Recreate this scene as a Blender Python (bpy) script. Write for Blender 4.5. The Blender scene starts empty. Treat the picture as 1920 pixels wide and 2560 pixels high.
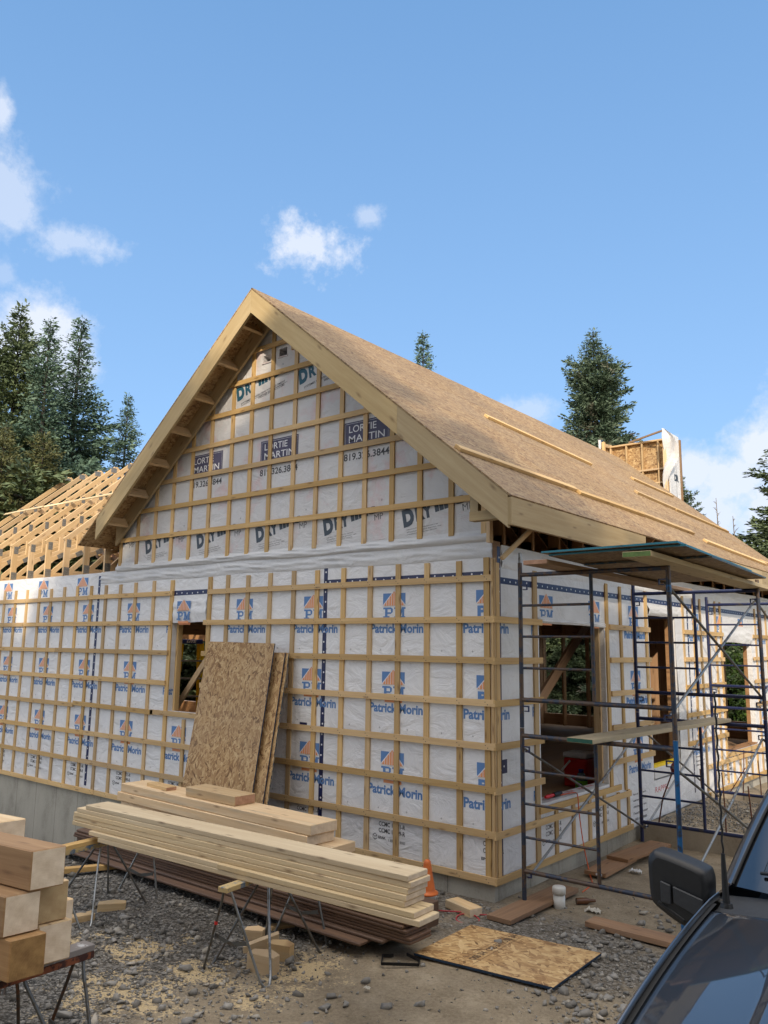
import bpy, bmesh, math, random
import numpy as np
from mathutils import Vector, Matrix
random.seed(7); RNG = np.random.default_rng(7)
SC = bpy.context.scene; C = SC.collection
R = math.radians

# ------------------------------------------------------------------ camera
YAW, PITCH, ROLL = 0.684465794, 0.165706733, 0.0142585058
CAM_LOC = Vector((4.16662994, -6.83840035, 2.15634346))
fwd = Vector((-math.sin(YAW)*math.cos(PITCH), math.cos(YAW)*math.cos(PITCH), math.sin(PITCH)))
rgt = Vector((math.cos(YAW), math.sin(YAW), 0)); up_ = rgt.cross(fwd)
r2 = rgt*math.cos(ROLL) + up_*math.sin(ROLL); u2 = -rgt*math.sin(ROLL) + up_*math.cos(ROLL)
cam = bpy.data.cameras.new('camera'); cam_o = bpy.data.objects.new('camera', cam); C.objects.link(cam_o)
cam_o.matrix_world = Matrix(((r2.x, u2.x, -fwd.x, CAM_LOC.x), (r2.y, u2.y, -fwd.y, CAM_LOC.y), (r2.z, u2.z, -fwd.z, CAM_LOC.z), (0, 0, 0, 1)))
cam.sensor_fit = 'VERTICAL'; cam.sensor_height = 36; cam.lens = 36*2009.88/2560
cam.clip_start = 0.05; cam.clip_end = 3000
SC.camera = cam_o
def pix_dir(px, py):                                   # direction of a photograph pixel
    return (r2*((px-960)/2009.88) - u2*((py-1280)/2009.88) + fwd).normalized()

# ------------------------------------------------------------------ sun, sky, exposure
SUN_TO = Vector((0.27, -0.44, 0.29)).normalized()
SUN_EL = math.asin(SUN_TO.z); SUN_AZ = math.atan2(SUN_TO.x, SUN_TO.y)
sun = bpy.data.lights.new('sun', 'SUN'); sun.energy = 2.0; sun.angle = R(0.6); sun.color = (1.0, 0.86, 0.68)
sun_o = bpy.data.objects.new('sun', sun); C.objects.link(sun_o)
sun_o.rotation_euler = SUN_TO.to_track_quat('Z', 'Y').to_euler()
sun_o.location = SUN_TO*60
SC.view_settings.view_transform = 'Standard'; SC.view_settings.look = 'None'
SC.view_settings.exposure = 1.05; SC.view_settings.gamma = 1.0
SC.cycles.max_bounces = 6; SC.cycles.transparent_max_bounces = 8
SC.cycles.use_denoising = True

W = bpy.data.worlds.new('World'); SC.world = W; W.use_nodes = True
wt = W.node_tree; wt.nodes.clear()
def WN(t, **k):
    n = wt.nodes.new(t)
    for a, b in k.items(): setattr(n, a, b)
    return n
sky = WN('ShaderNodeTexSky', sky_type='NISHITA', sun_disc=False)
sky.sun_elevation = SUN_EL; sky.sun_rotation = SUN_AZ
sky.air_density = 1.0; sky.dust_density = 1.2; sky.ozone_density = 1.2
SKY_TOP, SKY_LOW, SKY_FILL_BACK, SKY_FILL_TOP, CLOUD = (.68, 1.46, 2.78), (1.22, 2.2, 3.72), (5.0, 4.7, 4.4), (10.0, 9.3, 8.5), (3.3, 3.5, 3.95, 1)
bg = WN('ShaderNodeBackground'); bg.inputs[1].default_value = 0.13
wo = WN('ShaderNodeOutputWorld'); tc = WN('ShaderNodeTexCoord')
def wmath(op, a, b=None, c=None, clamp=False):
    n = WN('ShaderNodeMath', operation=op, use_clamp=clamp)
    for i, v in enumerate((a, b, c)):
        if v is None: continue
        if isinstance(v, (int, float)): n.inputs[i].default_value = v
        else: wt.links.new(v, n.inputs[i])
    return n.outputs[0]
nz = WN('ShaderNodeTexNoise'); nz.inputs['Scale'].default_value = 9; nz.inputs['Detail'].default_value = 9; nz.inputs['Roughness'].default_value = 0.6
wt.links.new(tc.outputs['Generated'], nz.inputs['Vector'])
nz2 = WN('ShaderNodeTexNoise'); nz2.inputs['Scale'].default_value = 26; nz2.inputs['Detail'].default_value = 8; nz2.inputs['Roughness'].default_value = 0.62
wt.links.new(tc.outputs['Generated'], nz2.inputs['Vector'])
nz3 = WN('ShaderNodeTexNoise'); nz3.inputs['Scale'].default_value = 70; nz3.inputs['Detail'].default_value = 7; nz3.inputs['Roughness'].default_value = 0.65
wt.links.new(tc.outputs['Generated'], nz3.inputs['Vector'])
nsum = wmath('ADD', wmath('MULTIPLY', nz.outputs[0], 0.30), wmath('ADD', wmath('MULTIPLY', nz2.outputs[0], 0.42), wmath('MULTIPLY', nz3.outputs[0], .28)))
# clouds: direction of the middle, half width and height (radians), density
CL = [(775, 622, .068, .046, .9, 3.4), (915, 540, .026, .018, .5, 3.4), (0, 475, .060, .070, .58, 3.0), (190, 605, .075, .028, .55, 3.2), (10, 680, .02, .025, .3, 3.4), (0, 275, .016, .030, .8, 2.5),
      (95, 840, .075, .070, 1.0, 2.3), (20, 870, .06, .05, 1.0, 2.3), (150, 900, .06, .06, .9, 2.3), (1325, 1030, .05, .03, .45, 3.0),
      (1900, 1120, .062, .048, 1.0, 2.3), (1735, 1175, .050, .045, .95, 2.3), (1830, 1195, .075, .060, .95, 2.3), (1780, 1290, .10, .055, .9, 2.3), (1930, 1290, .09, .09, .95, 2.3), (1980, 1090, .07, .06, 1.0, 2.3),
      (2300, 900, .16, .08, .9, 2.5), (-500, 700, .2, .09, .9, 2.5), (-300, 1150, .16, .05, .8, 2.5), (2500, 300, .2, .07, .6, 3.0)]
tot = None
for (px, py, w, h, dn, am) in CL:
    d = pix_dir(px, py); hx = Vector((d.y, -d.x, 0)).normalized(); vx = hx.cross(d).normalized()
    def dot(v):
        n = WN('ShaderNodeVectorMath', operation='DOT_PRODUCT'); wt.links.new(tc.outputs['Generated'], n.inputs[0]); n.inputs[1].default_value = v
        return n.outputs['Value']
    a = wmath('DIVIDE', dot(hx), w); b = wmath('DIVIDE', dot(vx), h)
    rr = wmath('SQRT', wmath('ADD', wmath('MULTIPLY', a, a), wmath('MULTIPLY', b, b)))
    f = wmath('MULTIPLY', wmath('GREATER_THAN', dot(d), 0.3), wmath('MAXIMUM', wmath('SUBTRACT', 1.0, rr), -.6))
    g = wmath('ADD', f, wmath('MULTIPLY', wmath('SUBTRACT', nsum, 0.5), am))
    g = wmath('MULTIPLY', wmath('SUBTRACT', g, .08), 1.8, clamp=True)
    g = wmath('MULTIPLY', wmath('MULTIPLY', wmath('POWER', g, 1.3), dn), wmath('MULTIPLY', wmath('ADD', f, .35), 3.0, clamp=True))
    tot = g if tot is None else wmath('MAXIMUM', tot, g)
def wmix(f, a, b):
    n = WN('ShaderNodeMix', data_type='RGBA')
    for k, v in ((0, f), (6, a), (7, b)):
        if isinstance(v, bpy.types.NodeSocket): wt.links.new(v, n.inputs[k])
        else: n.inputs[k].default_value = v if k == 0 else (*v, 1)
    return n.outputs[2]
def wdot(v):
    n = WN('ShaderNodeVectorMath', operation='DOT_PRODUCT'); wt.links.new(tc.outputs['Generated'], n.inputs[0]); n.inputs[1].default_value = v
    return n.outputs['Value']
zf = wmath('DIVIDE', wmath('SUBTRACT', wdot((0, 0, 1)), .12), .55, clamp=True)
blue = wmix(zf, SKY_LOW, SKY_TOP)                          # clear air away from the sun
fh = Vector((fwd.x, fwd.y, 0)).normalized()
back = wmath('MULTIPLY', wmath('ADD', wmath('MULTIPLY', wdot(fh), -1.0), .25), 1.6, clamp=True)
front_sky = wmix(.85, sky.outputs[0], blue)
back_fill = wmix(.65, sky.outputs[0], SKY_FILL_BACK)                 # white fill added on the sun's side, out of view, for the shaded walls
base = wmix(back, front_sky, back_fill)
top_fill = wmath('MULTIPLY', wmath('SUBTRACT', wdot((0, 0, 1)), .70), 4.0, clamp=True)
base = wmix(top_fill, base, SKY_FILL_TOP)                           # white fill added to the unseen zenith, brightens the shaded ground
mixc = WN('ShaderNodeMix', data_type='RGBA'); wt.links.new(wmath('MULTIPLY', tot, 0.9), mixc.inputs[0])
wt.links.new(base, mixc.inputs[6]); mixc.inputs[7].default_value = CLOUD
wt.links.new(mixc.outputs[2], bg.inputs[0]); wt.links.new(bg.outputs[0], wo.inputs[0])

# ------------------------------------------------------------------ material helpers
def newmat(name):
    m = bpy.data.materials.new(name); m.use_nodes = True
    nt = m.node_tree; return m, nt, nt.nodes['Principled BSDF']
class NT:
    def __init__(s, nt): s.nt = nt
    def n(s, t, **k):
        x = s.nt.nodes.new(t)
        for a, b in k.items(): setattr(x, a, b)
        return x
    def set(s, sock, v):
        if isinstance(v, bpy.types.NodeSocket): s.nt.links.new(v, sock)
        else: sock.default_value = v
    def math(s, op, a, b=0.0, clamp=False):
        x = s.n('ShaderNodeMath', operation=op, use_clamp=clamp); s.set(x.inputs[0], a); s.set(x.inputs[1], b); return x.outputs[0]
    def mix(s, f, a, b, blend='MIX'):
        x = s.n('ShaderNodeMix', data_type='RGBA', blend_type=blend); s.set(x.inputs[0], f); s.set(x.inputs[6], a); s.set(x.inputs[7], b); return x.outputs[2]
    def noise(s, vec, scale, detail=4, rough=.55, dim='3D', dist=0):
        x = s.n('ShaderNodeTexNoise', noise_dimensions=dim); s.set(x.inputs['Vector'], vec); x.inputs['Scale'].default_value = scale
        x.inputs['Detail'].default_value = detail; x.inputs['Roughness'].default_value = rough; x.inputs['Distortion'].default_value = dist; return x
    def mapping(s, vec, scale=(1, 1, 1), rot=(0, 0, 0), loc=(0, 0, 0)):
        x = s.n('ShaderNodeMapping'); s.set(x.inputs['Vector'], vec); s.set(x.inputs['Scale'], scale); s.set(x.inputs['Rotation'], rot); s.set(x.inputs['Location'], loc); return x.outputs[0]
    def ramp(s, f, stops):
        x = s.n('ShaderNodeValToRGB'); s.set(x.inputs[0], f); el = x.color_ramp.elements
        while len(el) < len(stops): el.new(0.5)
        for e, (p, c) in zip(el, stops):
            e.position = p; e.color = tuple(c)+(1,) if len(c) == 3 else c
        return x.outputs[0]
    def bump(s, h, strength=.3, dist=.01):
        x = s.n('ShaderNodeBump'); x.inputs['Strength'].default_value = strength; x.inputs['Distance'].default_value = dist; s.set(x.inputs['Height'], h); return x.outputs[0]
def rgb(*c): return (c[0], c[1], c[2], 1)

def wood(name, pale, dark, rough=.7, knot=.8, grey=0.0, blue=0.0):
    """UV u runs along the grain in metres, v across."""
    m, nt, b = newmat(name); q = NT(nt)
    uv = q.n('ShaderNodeUVMap').outputs[0]; oi = q.n('ShaderNodeObjectInfo').outputs['Random']
    off = q.n('ShaderNodeCombineXYZ'); q.set(off.inputs[0], q.math('MULTIPLY', oi, 37.0)); q.set(off.inputs[1], q.math('MULTIPLY', oi, 11.0))
    va = q.n('ShaderNodeVectorMath', operation='ADD'); q.set(va.inputs[0], uv); q.set(va.inputs[1], off.outputs[0]); v = va.outputs[0]
    # knots distort the grain
    vk = q.n('ShaderNodeTexVoronoi', voronoi_dimensions='2D'); q.set(vk.inputs['Vector'], q.mapping(v, (2.1, 9, 1))); vk.inputs['Scale'].default_value = 1.0
    kd = vk.outputs['Distance']
    kn = q.math('SUBTRACT', 1.0, q.math('MULTIPLY', kd, 7.0), clamp=True)
    keep = q.math('GREATER_THAN', q.n('ShaderNodeSeparateColor').outputs[0], .5)
    sc_ = [x for x in nt.nodes if x.bl_idname == 'ShaderNodeSeparateColor'][-1]; q.set(sc_.inputs[0], vk.outputs['Color'])
    kn = q.math('MULTIPLY', kn, keep)
    g1 = q.noise(q.mapping(v, (1.2, 34, 1)), 1.0, 6, .6, '2D', .3).outputs[0]
    g2 = q.noise(q.mapping(v, (.8, 9, 1)), 1.0, 3, .5, '2D', .6).outputs[0]
    g3 = q.noise(q.mapping(v, (6, 150, 1)), 1.0, 3, .6, '2D').outputs[0]
    f = q.math('ADD', q.math('MULTIPLY', g1, .5), q.math('ADD', q.math('MULTIPLY', g2, .35), q.math('MULTIPLY', g3, .15)))
    col = q.ramp(f, [(.30, dark), (.52, tuple(.5*(x+y) for x, y in zip(pale, dark))), (.68, pale)])
    col = q.mix(q.math('MULTIPLY', kn, knot), col, rgb(dark[0]*.35, dark[1]*.28, dark[2]*.25))
    if grey: 
        gn = q.noise(q.mapping(v, (.9, 4, 1)), 1.0, 4, .6, '2D').outputs[0]
        col = q.mix(q.math('MULTIPLY', q.ramp(gn, [(.45, (0, 0, 0)), (.7, (1, 1, 1))]), grey), col, rgb(.18, .17, .16))
    if blue:
        gn = q.noise(q.mapping(v, (.7, 7, 1)), 1.0, 3, .6, '2D').outputs[0]
        col = q.mix(q.math('MULTIPLY', q.ramp(gn, [(.56, (0, 0, 0)), (.72, (1, 1, 1))]), blue), col, rgb(.25, .27, .24))
    hv = q.n('ShaderNodeHueSaturation'); q.set(hv.inputs['Color'], col)
    q.set(hv.inputs['Value'], q.math('ADD', .80, q.math('MULTIPLY', q.math('FRACT', q.math('MULTIPLY', oi, 17.3)), .40)))
    q.set(hv.inputs['Saturation'], q.math('ADD', .9, q.math('MULTIPLY', q.math('FRACT', q.math('MULTIPLY', oi, 7.7)), .2)))
    q.set(b.inputs['Base Color'], hv.outputs[0]); b.inputs['Roughness'].default_value = rough
    q.set(b.inputs['Normal'], q.bump(q.math('ADD', g3, q.math('MULTIPLY', g1, .6)), .25, .002))
    return m
def endgrain(name, pale, dark):
    m, nt, b = newmat(name); q = NT(nt)
    uv = q.n('ShaderNodeUVMap').outputs[0]; oi = q.n('ShaderNodeObjectInfo').outputs['Random']
    off = q.n('ShaderNodeCombineXYZ'); q.set(off.inputs[0], q.math('SUBTRACT', q.math('MULTIPLY', oi, .3), .3)); q.set(off.inputs[1], q.math('MULTIPLY', q.math('FRACT', q.math('MULTIPLY', oi, 9.1)), .2))
    va = q.n('ShaderNodeVectorMath', operation='ADD'); q.set(va.inputs[0], uv); q.set(va.inputs[1], off.outputs[0])
    wv = q.n('ShaderNodeTexWave', wave_type='RINGS', rings_direction='SPHERICAL'); q.set(wv.inputs['Vector'], va.outputs[0]); wv.inputs['Scale'].default_value = 26; wv.inputs['Distortion'].default_value = 2.5; wv.inputs['Detail'].default_value = 3
    n1 = q.noise(uv, 14, 5).outputs[0]
    f = q.math('ADD', q.math('MULTIPLY', wv.outputs['Fac'], .03), q.math('MULTIPLY', n1, .97))
    q.set(b.inputs['Base Color'], q.ramp(f, [(.3, dark), (.62, pale)])); b.inputs['Roughness'].default_value = .85
    q.set(b.inputs['Normal'], q.bump(q.noise(uv, 120, 3).outputs[0], .3, .002))
    return m
def osb(name, bright=1.0, sat=1.0, size=1.0, coord='Object', sc3=(16, 60, 40), ax=2, grey=0.0, soft=1.0):
    m, nt, b = newmat(name); q = NT(nt)
    c0 = q.n('ShaderNodeTexCoord').outputs[coord]; oi = q.n('ShaderNodeObjectInfo').outputs['Random']
    av = q.n('ShaderNodeVectorMath', operation='ADD'); q.set(av.inputs[0], c0); q.set(av.inputs[1], q.math('MULTIPLY', oi, 40.0)); co = av.outputs[0]
    nd = q.noise(co, 6, 2); dv = q.n('ShaderNodeVectorMath', operation='MULTIPLY_ADD'); q.set(dv.inputs[0], nd.outputs['Color']); dv.inputs[1].default_value = (.02, .02, .02); q.set(dv.inputs[2], co)
    best = None; col = None; hsum = None
    for i, (a, s) in enumerate(((0.08, 1), (-.42, .85), (.5, 1.15), (.95, .8), (-.95, 1.3))):
        rt = [.05*i, .04*i, .03*i]; rt[ax] = a
        v1 = q.mapping(dv.outputs[0], (1, 1, 1), tuple(rt), (i*3.1, i*1.7, i*2.3)); vv = q.mapping(v1, tuple(k/size*s for k in sc3))
        vo = q.n('ShaderNodeTexVoronoi'); q.set(vo.inputs['Vector'], vv); vo.inputs['Scale'].default_value = 1; vo.inputs['Randomness'].default_value = 1
        sp = q.n('ShaderNodeSeparateColor'); q.set(sp.inputs[0], vo.outputs['Color'])
        pri = sp.outputs[0]; val = q.math('ADD', q.math('MULTIPLY', sp.outputs[1], .85), q.math('MULTIPLY', vo.outputs['Distance'], .12))
        if best is None: best, col = pri, val
        else:
            gt = q.math('GREATER_THAN', pri, best)
            x = q.n('ShaderNodeMix', data_type='FLOAT'); q.set(x.inputs[0], gt); q.set(x.inputs[2], col); q.set(x.inputs[3], val); col = x.outputs[0]
            best = q.math('MAXIMUM', pri, best)
    fine = q.noise(q.mapping(co, (60, 60, 60)), 1, 3).outputs[0]
    v = q.math('ADD', q.math('MULTIPLY', col, .9), q.math('MULTIPLY', q.math('SUBTRACT', fine, .5), .25))
    v = q.math('ADD', .5*(1-soft), q.math('MULTIPLY', v, soft)); k = bright
    c = q.ramp(v, [(.02, (.11*k, .055*k, .022*k)), (.16, (.25*k, .145*k, .066*k)), (.5, (.39*k, .255*k, .125*k)), (.8, (.50*k, .36*k, .195*k)), (.97, (.62*k, .50*k, .31*k))])
    big = q.noise(co, .8, 3).outputs[0]
    c = q.mix(q.math('MULTIPLY', q.ramp(big, [(.4, (0, 0, 0)), (.7, (1, 1, 1))]), .25+grey), c, rgb(.27*k, .22*k, .165*k))
    hs = q.n('ShaderNodeHueSaturation'); q.set(hs.inputs['Color'], c); hs.inputs['Saturation'].default_value = sat
    q.set(hs.inputs['Value'], q.math('ADD', .89, q.math('MULTIPLY', oi, .20)))
    q.set(b.inputs['Base Color'], hs.outputs[0]); b.inputs['Roughness'].default_value = .72
    q.set(b.inputs['Normal'], q.bump(q.math('ADD', best, fine), .35, .0025))
    return m
def plain(name, col, rough=.6, metal=0.0, var=.12, scale=8, coat=0.0, bump=0.0, spec=.5):
    m, nt, b = newmat(name); q = NT(nt)
    co = q.n('ShaderNodeTexCoord').outputs['Object']; n1 = q.noise(co, scale, 5, .6).outputs[0]
    c = q.ramp(n1, [(.3, tuple(x*(1-var) for x in col)), (.7, tuple(min(1, x*(1+var)) for x in col))])
    q.set(b.inputs['Base Color'], c); b.inputs['Roughness'].default_value = rough; b.inputs['Metallic'].default_value = metal
    b.inputs['Coat Weight'].default_value = coat; b.inputs['Specular IOR Level'].default_value = spec
    if bump: q.set(b.inputs['Normal'], q.bump(q.noise(co, scale*6, 4).outputs[0], bump, .004))
    return m
def worn(name, col, wear, amount=.5, scale=14, rough=.45, metal=.0, wmetal=.3, rough2=.6):
    """paint worn through in patches"""
    m, nt, b = newmat(name); q = NT(nt)
    co = q.n('ShaderNodeTexCoord').outputs['Object']; n1 = q.noise(co, scale, 8, .68).outputs[0]
    n2 = q.noise(co, scale*.18, 3, .6).outputs[0]
    f = q.ramp(q.math('ADD', q.math('MULTIPLY', n1, .6), q.math('MULTIPLY', n2, .4)), [(.62-amount*.3, (0, 0, 0)), (.66-amount*.3, (1, 1, 1))])
    q.set(b.inputs['Base Color'], q.mix(f, rgb(*col), rgb(*wear))); b.inputs['Roughness'].default_value = rough
    q.set(b.inputs['Metallic'], q.math('ADD', metal, q.math('MULTIPLY', f, wmetal-metal)))
    q.set(b.inputs['Normal'], q.bump(n1, .2, .002))
    return m
def wrapmat(name, col=(.72, .73, .76), pink=0.0, wr=.5):
    m, nt, b = newmat(name); q = NT(nt)
    co = q.n('ShaderNodeTexCoord').outputs['Object']
    n1 = q.noise(q.mapping(co, (1.3, 1.3, 2.2), (.3, .5, .4)), 2.2, 5, .6, dist=1.2).outputs[0]
    n2 = q.noise(q.mapping(co, (9, 9, 1.6), (0, .45, 0)), 1.0, 4, .55, dist=.8).outputs[0]
    n3 = q.noise(co, 260, 2).outputs[0]
    c = q.mix(q.ramp(q.noise(co, 1.1, 4).outputs[0], [(.4, (0, 0, 0)), (.7, (1, 1, 1))]), rgb(*col), rgb(col[0]*.9, col[1]*.9, col[2]*.91))
    if pink:
        s = q.math('MULTIPLY', q.ramp(q.noise(co, 2.0, 5, .65).outputs[0], [(.54, (0, 0, 0)), (.72, (1, 1, 1))]), pink)
        c = q.mix(s, c, rgb(.62, .33, .33))
        d = q.math('MULTIPLY', q.ramp(q.noise(co, 7.0, 6, .7).outputs[0], [(.58, (0, 0, 0)), (.68, (1, 1, 1))]), .22)
        c = q.mix(d, c, rgb(.42, .36, .33))
    q.set(b.inputs['Base Color'], c); b.inputs['Roughness'].default_value = .42; b.inputs['Specular IOR Level'].default_value = .35
    h = q.math('ADD', q.math('MULTIPLY', n1, 1.0), q.math('ADD', q.math('MULTIPLY', n2, .45), q.math('MULTIPLY', n3, .02)))
    q.set(b.inputs['Normal'], q.bump(h, wr, .03))
    return m

M = {}
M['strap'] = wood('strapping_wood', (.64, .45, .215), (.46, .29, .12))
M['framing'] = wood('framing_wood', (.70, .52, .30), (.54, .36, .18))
M['lumber'] = wood('fresh_lumber', (.76, .62, .40), (.60, .45, .26), knot=.85)
M['timber'] = wood('heavy_timber', (.71, .54, .33), (.57, .38, .19), blue=.35)
M['fascia'] = wood('fascia_board', (.50, .39, .22), (.38, .275, .135), knot=.7)
M['stained'] = wood('brown_stained_plank', (.15, .085, .05), (.08, .044, .026), rough=.6, knot=.3)
M['weathered'] = wood('weathered_plank', (.34, .22, .12), (.22, .125, .06), grey=.35)
M['ground_plank'] = wood('trodden_plank', (.36, .20, .095), (.22, .11, .048), grey=.2)
M['oldbrown'] = wood('weathered_timber_face', (.42, .25, .11), (.26, .135, .05), knot=.5)
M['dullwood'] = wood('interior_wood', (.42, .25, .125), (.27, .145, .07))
M['end'] = endgrain('sawn_end', (.76, .63, .47), (.58, .45, .31))
M['endbrown'] = endgrain('rough_brown_end', (.36, .21, .075), (.19, .10, .034)); M['endtan'] = endgrain('tan_end', (.50, .36, .19), (.38, .25, .12))
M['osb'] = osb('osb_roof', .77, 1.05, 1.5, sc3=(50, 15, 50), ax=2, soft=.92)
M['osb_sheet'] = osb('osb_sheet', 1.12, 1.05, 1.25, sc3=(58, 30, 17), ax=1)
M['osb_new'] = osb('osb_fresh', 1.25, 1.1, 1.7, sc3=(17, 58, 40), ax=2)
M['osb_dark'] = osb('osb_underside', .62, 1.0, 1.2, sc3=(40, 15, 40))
M['wrap'] = wrapmat('house_wrap', (.76, .765, .775), wr=.85)
M['wrapfold'] = wrapmat('loose_house_wrap', (.66, .665, .67), 0, .7)
M['wrap_gable'] = wrapmat('stained_house_wrap', (.64, .635, .635), .6, .8)
M['wrap_pink'] = wrapmat('pink_membrane', (.72, .58, .58), .8, .5)
M['pm_blue'] = plain('ink_blue', (.10, .22, .47), .6, var=.05)
M['ink_orange'] = plain('ink_orange', (.72, .30, .13), .6, var=.05)
M['ink_white'] = plain('ink_white', (.74, .74, .76), .6, var=.04)
M['ink_navy'] = plain('ink_navy', (.062, .058, .11), .6, var=.1)
M['ink_dark'] = plain('ink_slate', (.055, .075, .10), .6, var=.1)
M['ink_teal'] = plain('ink_teal', (.015, .10, .16), .6, var=.1)
M['ink_black'] = plain('ink_black', (.06, .06, .065), .6, var=.1)
M['ink_red'] = plain('ink_red', (.55, .09, .10), .6, var=.1)
M['tape'] = plain('navy_tape', (.008, .014, .075), .35, var=.2)
M['plate'] = plain('galvanised_plate', (.22, .22, .21), .5, .3, var=.35, scale=60)
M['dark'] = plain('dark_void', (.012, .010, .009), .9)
M['screw'] = plain('nail_head', (.05, .035, .025), .6)

# ------------------------------------------------------------------ mesh helpers
def wrl(o): return o.matrix_basis
def link(o, parent=None):
    C.objects.link(o)
    if parent is not None:
        o.parent = parent; o.matrix_parent_inverse = wrl(parent).inverted()
    return o
def thing(name, label, cat, loc=(0, 0, 0), rz=0.0, group=None):
    o = bpy.data.objects.new(name, None); o.location = loc; o.rotation_euler = (0, 0, rz); o.empty_display_size = .1
    C.objects.link(o); o.matrix_basis = Matrix.Translation(loc) @ Matrix.Rotation(rz, 4, 'Z')
    return tag(o, label, cat, group)
def tag(o, label, cat, group=None):
    o['label'] = label; o['category'] = cat
    if group: o['group'] = group
    return o
def kind(o, k): o['kind'] = k; return o
def copy_tree(o, mat, parent=None):
    """copy of a thing (with its parts) moved by mat (world)"""
    c = o.copy(); C.objects.link(c)
    if parent is None: c.matrix_basis = mat @ o.matrix_basis
    else: c.parent = parent; c.matrix_parent_inverse = o.matrix_parent_inverse
    for ch in o.children: copy_tree(ch, mat, c)
    return c

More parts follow.
